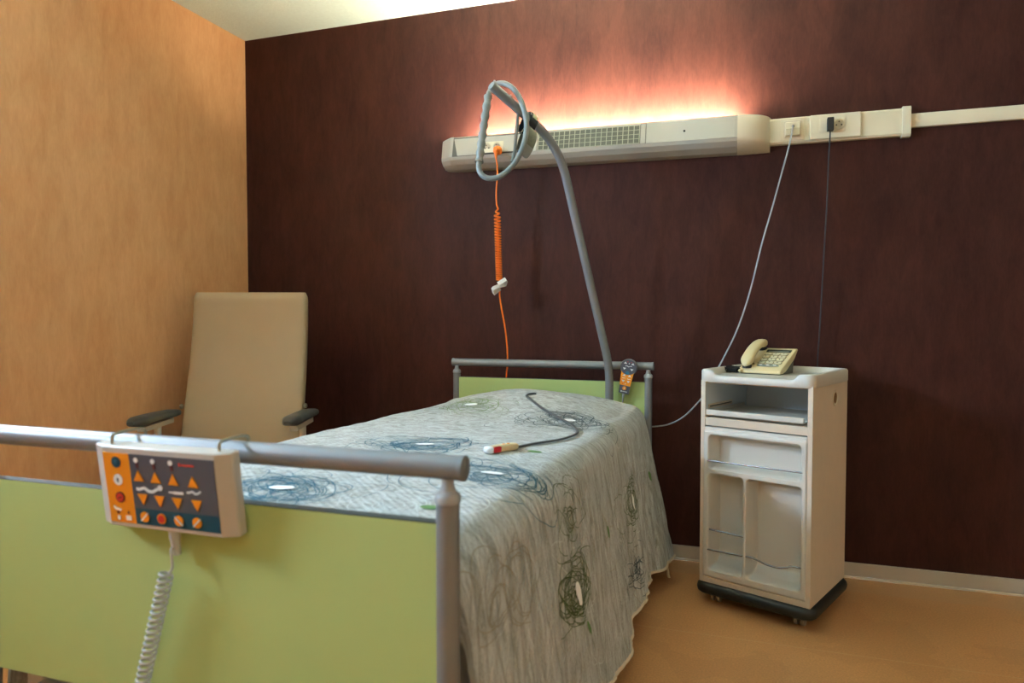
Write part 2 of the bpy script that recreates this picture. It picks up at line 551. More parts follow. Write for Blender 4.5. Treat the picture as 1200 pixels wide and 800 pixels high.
def spread(s, v):
    """s = metres across the cloth from the bed's middle, v = metres along it."""
    sg = 1 if s >= 0 else -1
    a = abs(s)
    yy, dv = v, 0.
    if v > V1:
        q = v - V1
        ph = min(q / RV, PI / 2)
        yy = V1 + RV * math.sin(ph); dv = RV * (1 - math.cos(ph)) + max(0, q - RV * PI / 2)
    elif v < V0:
        q = V0 - v
        ph = min(q / .045, PI / 2)
        yy = V0 - .045 * math.sin(ph); dv = .045 * (1 - math.cos(ph)) + max(0, q - .045 * PI / 2)
    yc = min(max(yy, .9), 2.86)
    hump = math.exp(-((yc - 2.58) / .24) ** 2)
    xa = min(a, FL) / FL
    top = .737 - .012 * xa ** 2 - .004 * math.sin(yc * 5) + hump * (.034 - .075 * xa ** 2.2) - .030 * math.exp(-((yc - 2.08) / .3) ** 2) * (1 - .3 * xa)
    wr = noise.noise(Vector((s * 5, v * 3.2, 1.7))) * .006 + noise.noise(Vector((s * 13, v * 17, 4.1))) * .0022
    if a <= FL:
        x = a; z = top
    else:
        q = a - FL
        ph = min(q / RR, PI / 2)
        x = FL + RR * math.sin(ph); z = top - RR * (1 - math.cos(ph))
        d = max(0., q - RR * PI / 2)
        if d > 0:
            k = d / .5
            fold = math.sin(v * 17 + 2.2 * noise.noise(Vector((v * 2.3, .4, sg))) + .7 * d) * .012 * k ** 1.3
            fold += math.sin(v * 41 + 3 * noise.noise(Vector((v * 3, 2.4, sg)))) * .0045 * min(1, k * 1.6)
            fold += noise.noise(Vector((v * 24 + d * 6, d * 3, 7.3 * sg))) * .008 * min(1, k * 3 + .25)
            fold += (1 - abs(noise.noise(Vector((v * 38 + d * 9, d * 4, 3.1 * sg)))) * 2) * .0035 * min(1, k * 4 + .3)
            x += .062 * k ** .9 + fold
            if sg > 0:
                x += (.042 * math.exp(-((yy - 2.80) / .09) ** 2) - .022 * math.exp(-((yy - 2.58) / .06) ** 2)) * k
            z -= d * .992
    z = z - dv + wr * (1 if a < FL + .1 else .5)
    return Vector((BX + sg * x, yy + (wr * .6 if a > FL else 0), z))


NS, NV = 190, 420
S0, S1 = -(FL + RR * PI / 2 + L_L), FL + RR * PI / 2 + L_R
VA, VB = V0 - .12, V1 + END


def s_lim(v, hi):
    w = .008 * math.sin(v * 7 + 1) + .004 * math.sin(v * 19)
    return (S1 + w - .010) if hi else (S0 - w)


bs = MB()
vs, uvs = [], []
for j in range(NV + 1):
    v = VA + (VB - VA) * j / NV
    a, b = s_lim(v, 0), s_lim(v, 1)
    for i in range(NS + 1):
        s = a + (b - a) * i / NS
        vs.append(spread(s, v)); uvs.append((s, v))
fs = [(j * (NS + 1) + i, j * (NS + 1) + i + 1, (j + 1) * (NS + 1) + i + 1, (j + 1) * (NS + 1) + i) for j in range(NV) for i in range(NS)]
bs.add(vs, fs, M['cloth'])
PROJ = [(to_px(p), uv) for p, uv in zip(vs, uvs) if uv[0] > -.42]


def on_cloth(px, py):                     # cloth coordinates of a feature measured in the photo
    best = min(PROJ, key=lambda q: (q[0][0] - px) ** 2 + (q[0][1] - py) ** 2 - (0 if q[1][1] > V1 or q[1][1] < V0 else 6))
    return best[1]


def lifted(s, v, h):
    p = spread(s, v)
    e = .004
    n = (spread(s + e, v) - spread(s - e, v)).cross(spread(s, v + e) - spread(s, v - e)).normalized()
    return p + n * h


def inside(s, v):
    return s_lim(v, 0) + .01 < s < s_lim(v, 1) - .008 and VA + .01 < v < VB - .01


def stroke(path, w, m, h=.0012):
    pts = []
    for k in range(len(path)):
        a = path[max(0, k - 1)]; b = path[min(len(path) - 1, k + 1)]
        dx, dy = b[0] - a[0], b[1] - a[1]
        l = math.hypot(dx, dy) or 1
        nx, ny = -dy / l * w / 2, dx / l * w / 2
        c = path[k]
        if not inside(*c):
            pts.append(None); continue
        pts.append((lifted(c[0] + nx, c[1] + ny, h), lifted(c[0] - nx, c[1] - ny, h)))
    for p, q in zip(pts, pts[1:]):
        if p and q:
            bs.add([p[0], p[1], q[1], q[0]], [(0, 1, 2, 3)], m)


def blob(s, v, rs, rv, ang, m, h=.0016, leaf=False):
    poly = []
    for k in range(22):
        t = 2 * PI * k / 22
        a, b = rs * math.cos(t), rv * math.sin(t)
        if leaf: b *= abs(math.sin(t)) ** .6
        poly.append(lifted(s + a * math.cos(ang) - b * math.sin(ang), v + a * math.sin(ang) + b * math.cos(ang), h))
    bs.add(poly, [tuple(range(22))], m)


def loop(s, v, r1, r2, ang, t0, t1, n, wob=.12):
    ph = random.random() * 9
    out = []
    for k in range(n + 1):
        t = t0 + (t1 - t0) * k / n
        q = 1 + wob * math.sin(2 * t + ph) * .5 + wob * math.sin(3.3 * t + ph * 2) * .5
        a, b = r1 * q * math.cos(t), r2 * q * math.sin(t)
        out.append((s + a * math.cos(ang) - b * math.sin(ang), v + a * math.sin(ang) + b * math.cos(ang)))
    return out


def nest(c, size, m, core=15, outer=9, white=True, w=.0019, side=False):
    s, v = c
    axis, jit = (PI / 2, .5) if side else (0., 1.2)
    ks, kv = (.10, .28) if side else (.20, .18)
    for _ in range(int(core * 1.4)):
        r = size * random.uniform(.2, .62)
        stroke(loop(s + random.gauss(0, ks) * size, v + random.gauss(0, kv) * size, r, r * random.uniform(.5, .95),
                    axis + random.uniform(-jit, jit), random.random() * 6, random.random() * 6 + random.uniform(3, 8), 48, .18), w, m)
    for _ in range(int(outer * 1.6)):
        r = size * random.uniform(.5, 1.15)
        t = random.random() * 6.3
        stroke(loop(s + random.gauss(0, ks * 2) * size, v + random.gauss(0, kv * 2) * size, r * .6, r * random.uniform(.35, .6),
                    axis + random.uniform(-jit, jit), t, t + random.uniform(1.4, 4.6), 38, .16), w * .85, m)
    if white:
        if side: blob(s, v, .026, .012, .1, M['s_white'], .003)
        else: blob(s, v, .024, .013, .25, M['s_white'], .003)


random.seed(21)
for _ in range(70):                        # faint pale and tan threads of the ground print
    s, v = random.uniform(-.45, 1.0), random.uniform(.95, 2.8)
    r = random.uniform(.03, .11)
    t = random.random() * 6.3
    stroke(loop(s, v, r, r * random.uniform(.4, .9), random.random() * 3, t, t + random.uniform(2, 6), 36, .3), .0017,
           M['s_pale'] if random.random() < .6 else M['s_tan'], .0009)
for s0 in [.44 + .035 * k for k in range(16)]:
    for _ in range(4):                     # wavy pale strands that run down the hanging side
        v = random.uniform(.95, 2.75); s = s0
        path = []
        d = random.uniform(-.5, .5)
        for k in range(22):
            path.append((s + k * .008, v + d * k * .004 + .012 * math.sin(k * .45 + v * 9)))
        stroke(path, .0018, M['s_pale'] if random.random() < .5 else M['s_tan'], .0009)
nest(on_cloth(665, 492), .19, M['s_dark'], 17, 12)
nest(on_cloth(552, 475), .17, M['s_green'], 10, 10)
nest(on_cloth(498, 521), .18, M['s_teal'], 16, 12)
nest(on_cloth(577, 556), .17, M['s_teal'], 15, 11)
nest(on_cloth(330, 574), .16, M['s_teal'], 15, 9)
nest(on_cloth(741, 587), .13, M['s_olive'], 14, 8, side=True)
nest(on_cloth(676, 694), .135, M['s_olive'], 14, 10, side=True)
nest(on_cloth(748, 668), .12, M['s_dark'], 7, 7, False, side=True)
nest(on_cloth(665, 610), .12, M['s_olive'], 3, 7, False, side=True)
nest(on_cloth(590, 700), .12, M['s_tan'], 3, 6, False, side=True)
nest(on_cloth(450, 590), .14, M['s_pale'], 6, 6, False)
nest(on_cloth(640, 545), .12, M['s_pale'], 8, 6, False, .0018)
for px, py, an in ((626, 529, 0), (761, 557, 1.45), (711, 622, 1.3), (503, 594, .1), (385, 545, .2), (690, 735, 1.2)):
    blob(*on_cloth(px, py), .019, .0075 if an > 1 else .011, 0 if an < 1 else PI / 2 - an, M['s_leaf'])
bso = bs.build('bedspread')
uvl = bso.data.uv_layers.new(name='UVMap')
nverts = len(uvs)
for li, lp in enumerate(bso.data.loops):
    if lp.vertex_index < nverts: uvl.data[li].uv = uvs[lp.vertex_index]
tag(bso, 'grey white bedspread printed with scribbled nests, draped over the bed', 'bedspread')
hem = MB()
hp = [spread(s_lim(VA + (VB - VA) * k / 160, 1), VA + (VB - VA) * k / 160) for k in range(8, 161)]
hem.tube(hp, .0055, M['hem'], 8)
hem.build('hem_piping', bso, label='cream piping along the hem')

# ------------------------------------------------------------------ lifting pole over the bed
pole = thing('lifting_pole', 'bent grey lifting pole rising at the head of the bed', 'lifting pole', (-.524, 2.868, 0))
PO = Vector((-.524, 2.868, 0))
tip = at(577, 101, 1, 2.36)
hd = (Vector((tip.x, tip.y, 0)) - PO).normalized()
nrm = Vector((-hd.y, hd.x, 0))


def pole_at(px, py):
    r = ray(px, py)
    return EYEV + r * ((PO - EYEV).dot(nrm) / r.dot(nrm))


p1 = Vector((PO.x, PO.y, .845)); p2 = pole_at(654.5, 170)
core = [Vector((PO.x, PO.y, .30))]


def bend(a, b, c, r, n=10):
    u, w = (a - b).normalized(), (c - b).normalized()
    p, q = b + u * r, b + w * r
    return [p * (1 - t) ** 2 + b * 2 * t * (1 - t) + q * t * t for t in [k / n for k in range(n + 1)]]


core += bend(core[0], p1, p2, .07) + bend(p1, p2, tip, .13) + [tip]
MB().tube([p - PO for p in core], .0168, M['metal'], 24).build('tube', pole, label=None)
adir = (tip - p2).normalized()
q = Matrix.Translation(tip + adir * .002 - PO) @ adir.to_track_quat('Z', 'Y').to_matrix().to_4x4()
MB().lathe([(.0172, -.008), (.0172, .002), (.0155, .004)], M['grip'], 24).xform(q).build('end_plug', pole)
for t in (.03, .26):
    c = tip.lerp(p2, t) - PO
    MB().lathe([(.004, .012), (.004, .026), (.0025, .028)], M['metal'], 12, 'z', c).build('stop_pin', pole)
MB().lathe([(.021, .34), (.021, .52), (.0185, .525)], M['metal'], 24).build('socket_sleeve', pole)

hg = thing('trapeze_handle', 'grey loop handle with ribbed grip hanging from the lifting pole', 'handle', tip)
d0 = (tip - EYEV).dot(FW)
lp = [(572, 113, .085), (568, 140, .055), (564.5, 165, .03), (561.5, 190, .01), (561.5, 199, .005), (566, 206, 0), (574, 209, -.003), (585, 207, -.005), (597, 198, -.003),
      (607, 185, .0), (614, 168, .008), (617, 150, .016), (615.5, 134, .026), (610, 117, .04), (602, 104.5, .060), (593, 98.5, .085), (585, 97.5, .100), (578, 101, .105), (574, 107, .098)]
loop3 = spline([deep(x, y, d0 + e) - tip for x, y, e in lp], 6, True)
MB().tube(loop3, .0098, M['grip'], 14, closed=True).build('loop', hg)
gp = spline([deep(x, y, d0 + e) - tip for x, y, e in lp[:4]], 14)
MB().tube(gp, [.0140 + .0022 * math.cos(k / (len(gp) - 1) * 2 * PI * 7) for k in range(len(gp))], M['grip'], 18).build('grip', hg)
ac = pole_at(621, 141)
gdn = Vector((0, 0, -1)); gdn = (gdn - adir * gdn.dot(adir)).normalized()
hsd = adir.cross(gdn).normalized()


def band_loop(c, rg, rh, wdt, thk, m, a0=0., a1=2 * PI, n=36, skew=0.):
    """Flat webbing bent round the axis of the pole's arm; its width lies along the arm."""
    mb = MB(); vs = []
    closed = a1 - a0 > 6.28
    k = n if closed else n + 1
    for i in range(k):
        a = a0 + (a1 - a0) * i / n
        rad = gdn * math.cos(a) + hsd * math.sin(a)
        p = c + gdn * (rg * math.cos(a)) + hsd * (rh * math.sin(a)) + adir * (skew * math.cos(a))
        for u, w_ in ((-1, -1), (1, -1), (1, 1), (-1, 1)):
            vs.append(p + adir * (u * wdt / 2) + rad * (w_ * thk / 2))
    fs = [(i * 4 + j, i * 4 + (j + 1) % 4, ((i + 1) % k) * 4 + (j + 1) % 4, ((i + 1) % k) * 4 + j) for i in range(n) for j in range(4)]
    if not closed: fs += [(3, 2, 1, 0), tuple(n * 4 + q for q in range(4))]
    return mb.add(vs, fs, m)


cl0 = ac - tip + gdn * .020
band_loop(cl0, .046, .030, .034, .005, M['black_gloss']).build('strap_collar', hg, label='black strap loop round the pole')
band_loop(cl0, .0475, .0315, .022, .005, M['sleeve'], PI * .62, PI * 1.25, 16).build('collar_band', hg, label='cream band on the black strap')
da = (ac - EYEV).dot(FW)
wc = ac - tip + gdn * .098 + RT * .022 - FW * .01
band_loop(wc, .054, .022, .046, .004, M['strap'], skew=-.004).build('strap', hg, label='olive webbing strap')
band_loop(wc + gdn * .014, .0425, .0245, .047, .003, M['grip'], -1.35, 1.35, 16).build('strap_pad', hg)
st = spline([deep(x, y, da + e_) - tip for x, y, e_ in ((607, 131, -.03), (606, 146, -.045), (604, 165, -.045), (603, 178, -.05), (600, 190, -.06))], 6)
MB().tube(st, .006, M['grip'], 10).build('rear_cord', hg)
bk = wc + hsd * -.024 + gdn * .008
MB().box((-.012, -.004, -.010), (.012, .004, .010), M['sleeve']).xform(Matrix.Translation(bk) @ Matrix(((adir.x, hsd.x, gdn.x, 0), (adir.y, hsd.y, gdn.y, 0), (adir.z, hsd.z, gdn.z, 0), (0, 0, 0, 1)))).build('buckle', hg, bevel=.001)

# ------------------------------------------------------------------ bedhead light unit on the wall
UX0, UX1, UZ = -1.338, .096, 1.80
tilt = .0082
lu = thing('bedhead_light', 'long cream wall light unit glowing upward above the bed', 'wall light', (-.62, YB, UZ), (0, tilt, 0))
LX = -.62


def lx(x): return x - LX


prof = [(-.0005, -.068), (-.050, -.066), (-.094, -.052), (-.119, -.035), (-.125, -.022), (-.104, .068), (-.098, .072), (-.088, .073), (-.088, .045), (-.006, .045), (-.006, .074), (-.0005, .074)]
capprof = [(-.0005, -.068), (-.050, -.066), (-.094, -.052), (-.119, -.035), (-.125, -.022), (-.104, .068), (-.098, .074), (-.0005, .078)]
MB().prism(prof, lx(-1.270), lx(-.028), M['white_plastic'], 'x').build('housing', lu, bevel=.0012, sharp=12)


def capmb(x_in, x_out, n, m, left):
    mb = MB()
    vs = []
    k = len(capprof)
    for i in range(n + 1):
        t = i / n
        x = x_in + (x_out - x_in) * t
        if left: f = 1 - .42 * max(0, t - .15); g = 1 - .10 * t ** 2
        else: f = math.sqrt(max(.02, 1 - .95 * t ** 2.2)); g = 1 - .05 * t ** 2
        for y, z in capprof:
            vs.append((x, y * f, (z + .005) * g - .005))
    fs = [(i * k + j, i * k + (j + 1) % k, (i + 1) * k + (j + 1) % k, (i + 1) * k + j) for i in range(n) for j in range(k)]
    fs += [tuple(range(k)), tuple(range(n * k, n * k + k))]
    return mb.add(vs, fs, m)


capmb(lx(-1.270), lx(UX0), 6, M['white_plastic'], True).build('end_cap', lu, sharp=12)
capmb(lx(-.028), lx(UX1 + .004), 12, M['cap_plastic'], False).build('end_cap', lu)


def facept(x, t, off=0.):                 # on the sloping front face: t = 0 lower edge, 1 upper edge
    y = -.125 + .021 * t; z = -.022 + .090 * t
    ny, nz = -.974, -.227
    return Vector((lx(x), y + ny * off, z + nz * off))


def plate(x0, x1, t0, t1, h, m, name, par, slant=0., bevel=.0015):
    mb = MB()
    c = []
    for off in (-.002, h):
        for x, t in ((x0 + slant, t0), (x1, t0), (x1, t1), (x0, t1)):
            c.append(facept(x, t, off))
    mb.add(c, [(0, 1, 2, 3), (7, 6, 5, 4), (0, 4, 5, 1), (1, 5, 6, 2), (2, 6, 7, 3), (3, 7, 4, 0)], m)
    return mb.build(name, par, bevel=bevel)


plate(-1.262, -1.135, .03, .93, .0035, M['white_plastic'], 'blank_panel', lu, .022)
M['seam_shade'] = mat('panel_gap_shade', (96, 92, 82), .6)  # dark plates under the panels, painted as the shadow lines between them
for sx0, sx1 in ((-1.1365, -.961), (-.960, -.866), (-1.2665, -1.1345), (-.4145, -.3905)):
    plate(sx0, sx1, .0, 1.0, .0006, M['seam_shade'], 'panel_gap_shade', lu)
sp = plate(-1.132, -.965, .08, .93, .011, M['white_plastic'], 'socket_plate', lu, .008)
ins = plate(-1.120, -1.018, .10, .66, .0122, M['cream'], 'socket_insert', sp)


def socket(par, c, r, frame):
    """French wall socket: round well, two holes and an earth pin, facing local -Y of frame."""
    mb = MB().lathe([(r * .78, .004), (r, -.001), (r * 1.06, -.001), (r * 1.06, .004)], M['cream'], 28, 'y')
    for k in (-1, 1):
        mb.lathe([(.003, .0035), (.003, -.0002), (.0001, -.0003)], M['hole'], 12, 'y', (k * .0095, -.0022, -.003))
    mb.lathe([(.0024, .004), (.0024, -.010), (.0010, -.012)], M['chrome'], 12, 'y', (0, 0, .009))
    mb.lathe([(r * .9, .0042), (r * .9, -.0012), (r * .5, -.0014)], M['well'], 28, 'y')
    return mb.xform(Matrix.Translation(c) @ frame).build('socket', par)


ftilt = Matrix.Rotation(.229, 4, 'X')
socket(sp, facept(-1.094, .37, .0130), .019, ftilt)
socket(sp, facept(-1.048, .38, .0130), .016, ftilt)
plate(-.958, -.868, .02, .93, .003, M['white_plastic'], 'call_panel', lu)
pb = facept(-.930, .42, .002)
MB().lathe([(.011, .003), (.011, -.003), (.008, -.004)], M['red_button'], 20, 'y').xform(Matrix.Translation(pb) @ ftilt).build('call_light', lu, label='red call light')
# reading lamp louvre
lb = plate(-.862, -.415, .03, .93, .001, M['grille_back'], 'lamp_recess', lu)
gm = MB()
NX, NZ = 19, 4
for i in range(NX + 1):
    x = -.858 + (.440) * i / NX
    c = [facept(x + d, t, o) for o in (0, .0045) for d, t in ((-.0014, .05), (.0014, .05), (.0014, .91), (-.0014, .91))]
    gm.add(c, [(0, 1, 2, 3), (7, 6, 5, 4), (0, 4, 5, 1), (1, 5, 6, 2), (2, 6, 7, 3), (3, 7, 4, 0)], M['grille'])
for j in range(NZ + 1):
    t = .05 + .86 * j / NZ
    c = [facept(x, t + d, o) for o in (0, .004) for x, d in ((-.860, -.011), (-.417, -.011), (-.417, .011), (-.860, .011))]
    gm.add(c, [(0, 1, 2, 3), (7, 6, 5, 4), (0, 4, 5, 1), (1, 5, 6, 2), (2, 6, 7, 3), (3, 7, 4, 0)], M['grille'])
gm.build('lamp_louvre', lu, smooth=False, label='grey square louvre of the reading lamp')
plate(-.884, -.864, .0, .96, .004, M['white_plastic'], 'divider', lu)
plate(-.413, -.392, .0, .96, .004, M['white_plastic'], 'divider', lu)
plate(-.390, -.034, .0, .96, .0016, M['white_plastic'], 'front_panel', lu)
MB().lathe([(.0045, .001), (.0045, -.002), (.002, -.0024)], M['hole'], 16, 'y').xform(Matrix.Translation(facept(-.235, .47, .0016)) @ ftilt).build('screw', lu, label='dark screw')
tb = MB()
tb.lathe([(.008, lx(-1.17)), (.008, lx(-.04))], M['tube'], 14, 'x', (0, -.072, .058))
tb.build('lamp_tube', lu, label='glowing lamp tube')

# ------------------------------------------------------------------ trunking to the right of the light unit
tr = thing('socket_trunking', 'cream socket trunking beside the right end of the wall light', 'trunking', (.345, YB, 1.806))
MB().prism([(-.0005, -.052), (-.026, -.052), (-.034, -.044), (-.034, .044), (-.028, .052), (-.0005, .052)], .075 - .345, .600 - .345, M['cream'], 'x').build('channel', tr, bevel=.0012)
MB().prism([(-.0005, -.058), (-.030, -.058), (-.039, -.048), (-.039, .050), (-.033, .058), (-.0005, .058)], .576 - .345,   .606 - .345, M['cream'], 'x').build('end_cap', tr, bevel=.0015)
fp = MB().prism(rrect(.138 - .345, -.041, .226 - .345, .047, .002), -.0385, -.033, M['cream']).build('telephone_outlet', tr, bevel=.001)
MB().prism(rrect(.150 - .345, -.031, .214 - .345, .036, .002), -.0415, -.038, M['cap_plastic']).build('outlet_frame', fp, bevel=.001)
fp = MB().prism(rrect(.246 - .345, -.046, .432 - .345, .050, .006), -.045, -.033, M['cream']).build('faceplate', tr, bevel=.004, seg=3)
MB().prism(rrect(.281 - .345, -.022, .376 - .345, .032, .001), -.0465, -.044, M['cream']).build('socket_insert', fp, bevel=.0006)
socket(fp, Vector((.352 - .345, -.0475, .006)), .0205, Matrix.Identity(4))
rc = MB().prism([(-.0005, -.026), (-.019, -.026), (-.021, -.023), (-.021, .022), (-.019, .026), (-.0005, .026)], 0, XR - .607, M['cream'], 'x').build('cable_raceway', None, bevel=.001, loc=(.606, YB, 1.811))
tag(rc, 'narrow cream cable cover running along the wall from the socket trunking', 'cable cover')

# ------------------------------------------------------------------ orange call cord with its clip
oc = thing('orange_cord', 'orange spiral cord hanging from the wall light behind the bed', 'cord', at(583, 176, 1, 2.93))
o0 = Vector(oc.location)
pm = Matrix.Rotation(.229, 4, 'X')
MB().lathe([(.019, .012), (.020, -.002), (.0185, -.006), (.011, -.010), (.0115, -.024), (.009, -.030)], M['orange'], 22, 'y').build('plug', oc)
MB().lathe([(.0095, -.010), (.0080, -.020), (.0058, -.034), (.0042, -.040)], M['orange'], 14, 'z', (0, -.020, 0)).build('strain_relief', oc)
a0 = o0 + Vector((0, -.020, -.038))
p_top = [a0, at(583, 200, 1, 2.915), at(581.5, 225, 1, 2.925), at(582, 240, 1, 2.93)]
cs, ce = at(582.5, 244, 1, 2.93), at(585, 328, 1, 2.945)
path = spline(p_top, 6)
turns = 27
for k in range(turns * 12 + 1):
    t = k / (turns * 12)
    tt = t ** .8
    c = cs.lerp(ce, tt)
    a = k / 12 * 2 * PI
    rr = .0125 * min(1, .3 + t * 12)
    path.append(c + Vector((math.cos(a) * rr, math.sin(a) * rr, math.sin(a) * .002)))
path += spline([at(586, 332, 1, 2.945), at(585.5, 345, 1, 2.948), at(587.5, 360, 1, 2.952), at(592, 385, 1, 2.958), at(594.5, 410, 1, 2.962), at(594.5, 428, 1, 2.964), at(593, 445, 1, 2.962), at(591, 500, 1, 2.962), at(590, 560, 1, 2.962)], 6)
MB().tube([p - o0 for p in path], .0036, M['orange'], 8).build('cable', oc)
cl = MB()
pc = at(585.5, 335, 1, 2.93)


def sheet(poly, m, thk=.0026, d=.014):
    mb = MB(); vs = []
    n = len(poly)
    for i, p in enumerate(poly):
        a = Vector(poly[max(0, i - 1)]); b = Vector(poly[min(n - 1, i + 1)])
        t = (b - a).normalized(); nn_ = Vector((-t.y, t.x)) * thk / 2
        for yy in (-d, d):
            vs += [(p[0] + nn_.x, yy, p[1] + nn_.y), (p[0] - nn_.x, yy, p[1] - nn_.y)]
    fs = []
    for i in range(n - 1):
        a, b = i * 4, i * 4 + 4
        fs += [(a, a + 2, b + 2, b), (a + 1, b + 1, b + 3, a + 3), (a, b, b + 1, a + 1), (a + 2, a + 3, b + 3, b + 2)]
    fs += [(0, 1, 3, 2), (n * 4 - 4, n * 4 - 2, n * 4 - 1, n * 4 - 3)]
    return mb.add(vs, fs, m)


cl = sheet([(-.010, .010), (.022, .036), (.026, .030), (.024, .008), (-.012, -.004), (-.026, -.012), (-.030, -.020), (-.022, -.040), (.004, -.012)], M['clip'])
cl.xform(Matrix.Rotation(.75, 4, 'Z') @ Matrix.Rotation(.55, 4, 'X'))
tag(cl.build('cord_clip', None, bevel=.0005, loc=pc), 'milky white plastic clip holding the orange cord below its coil', 'clip')

# ------------------------------------------------------------------ head end remote
RX = Matrix.Rotation(math.radians(11), 4, 'Y')
rc0 = at(737, 430, 1, 2.886)
hr = thing('bed_remote', 'small round topped remote control hooked on the headboard rail', 'remote control', rc0, (0, math.radians(11), 0))


def remote_outline(g):
    out = [(-.0215 - g, -.112 - g), (.0215 + g, -.112 - g)]
    for k in range(25):
        a = math.radians(-52 + (360 - 76) * k / 24)
        out.append(((.036 + g) * math.cos(a), (.034 + g) * math.sin(a)))
    return out


MB().prism(remote_outline(0), -.009, .011, M['metal']).build('housing', hr, bevel=.003, seg=2)
kb = MB()
kb.prism([(-.0205, -.110), (.0205, -.110), (.0220, -.078), (-.0220, -.078)], -.0100, -.0088, M['p_grey'])
kb.prism([(-.0222, -.0775), (.0222, -.0775), (.0262, -.018), (-.0262, -.018)], -.0101, -.0088, M['p_orange'])
kb.prism(disc(0, 0, .0335, 36, .0318), -.0106, -.0088, M['p_grey'])
kb.build('keypad', hr)


def tri(cx, cz, w, h, up=True):
    return [(cx - w, cz - h if up else cz + h), (cx + w, cz - h if up else cz + h), (cx, cz + h if up else cz - h)]


for cx, cz, up in ((-.0155, .0165, 1), (.0155, .0165, 1), (-.0155, -.009, 0), (.0155, -.009, 0), (-.0110, -.0345, 1), (.0115, -.0345, 1), (-.0105, -.0605, 0), (.0110, -.0605, 0)):
    MB().prism(tri(cx, cz, .0068, .0042, up), -.0116, -.0098, M['p_white']).build('arrow_button', hr)
MB().prism(disc(0, -.0245, .0078), -.0118, -.0098, M['p_blue']).build('round_button', hr, label='blue round button')
MB().prism(disc(0, -.089, .0080), -.0116, -.0098, M['p_orange']).build('round_button', hr, label='orange round button')


class Marks:
    def __init__(self): self.items = []

    def prism(self, *a):
        self.items.append(MB().prism(*a)); return self

    def build(self, name, parent, **k):
        for q in self.items: q.build(name, parent, **k)


def squiggle(marks, pts, w, y, m):
    mb = MB(); marks.items.append(mb)
    for (ax_, az), (bx, bz) in zip(pts, pts[1:]):
        dx, dz = bx - ax_, bz - az
        l = math.hypot(dx, dz) or 1
        nx, nz = -dz / l * w / 2, dx / l * w / 2
        mb.prism([(ax_ + nx, az + nz), (ax_ - nx, az - nz), (bx - nx, bz - nz), (bx + nx, bz + nz)], y, y + .0012, m)


pr = Marks()
squiggle(pr, [(-.014, .003), (-.006, .005), (0, .001), (.006, .005), (.014, .006)], .0026, -.0112, M['p_white'])
squiggle(pr, [(-.017, -.048), (-.004, -.0475)], .0018, -.0108, M['p_white'])
squiggle(pr, [(.004, -.048), (.009, -.0495), (.018, -.0475)], .0018, -.0108, M['p_white'])
squiggle(pr, [(-.013, -.103), (-.008, -.103)], .005, -.0107, M['p_white'])
squiggle(pr, [(-.006, -.103), (.014, -.103)], .0022, -.0107, M['p_white'])
squiggle(pr, [(-.002, -.089), (.002, -.089)], .005, -.0121, M['p_white'])
squiggle(pr, [(0, .013), (0, .018)], .003, -.0112, M['p_white'])
squiggle(pr, [(0, -.072), (0, -.068)], .003, -.0107, M['p_white'])
for x in (-.007, .008):
    pr.prism(disc(x, .0215, .0018, 10), -.0112, -.010, M['p_red'])
pr.prism(disc(-.011, -.0715, .0018, 10), -.0107, -.009, M['p_red'])
pr.build('printed_icon', hr, smooth=False)
MB().tube(spline([(0, .011, .012), (0, .017, .020), (0, .034, .026), (0, .054, .018), (0, .055, -.004)], 5), .003, M['metal'], 8).build('hook', hr)
inv = (Matrix.Translation(rc0) @ RX).inverted()
cp = [Vector((0, .001, -.114)), Vector((0, .001, -.128))] + [inv @ at(x, y, 1, v) for x, y, v in ((729.5, 471, 2.885), (727.5, 478, 2.888), (728, 482, 2.89), (731, 486, 2.895), (733, 505, 2.9))]
MB().tube(spline(cp, 6), .0030, M['cord_grey'], 8).build('cable', hr)
MB().lathe([(.0055, -.128), (.0065, -.112)], M['cord_grey'], 12, 'z', (0, .001, 0)).build('strain_relief', hr)

# ------------------------------------------------------------------ foot end control panel
CT = math.radians(7.1)
c0 = Vector((-.833, .822, .7905))
ct = thing('bed_control_panel', 'wide keypad control panel hooked over the footboard rail', 'control panel', c0, (CT, 0, 0))
W, H = .1055, .0560
hb = [(-W - .001, -.0008), (W + .001, -.0008), (W + .025, .009), (W + .025, .026), (-W - .025, .026), (-W - .025, .009)]
M['case'] = mat('grey_white_case', (190, 184, 174), .4)
hs = MB().prism(hb, -H - .008, H + .010, M['case'], 'z')
hs.build('housing', ct, bevel=.003, seg=3, sharp=14)
ov = MB()
ov.prism([(-W, -H), (-W + .0515, -H), (-W + .0515, H), (-W, H)], -.0018, -.0006, M['p_orange'])
ov.prism([(-W + .0515, -H + .026), (W, -H + .026), (W, H), (-W + .0515, H)], -.0018, -.0006, M['p_grey'])
ov.prism([(-W + .0515, -H), (W, -H), (W, -H + .026), (-W + .0515, -H + .026)], -.0018, -.0006, M['p_teal'])
ov.build('keypad_overlay', ct, smooth=False, label='orange, slate and teal keypad sheet')
cols = [-.0385, -.0060, .0275, .0640]


def ztop(i): return .0225 if i < 3 else .0185


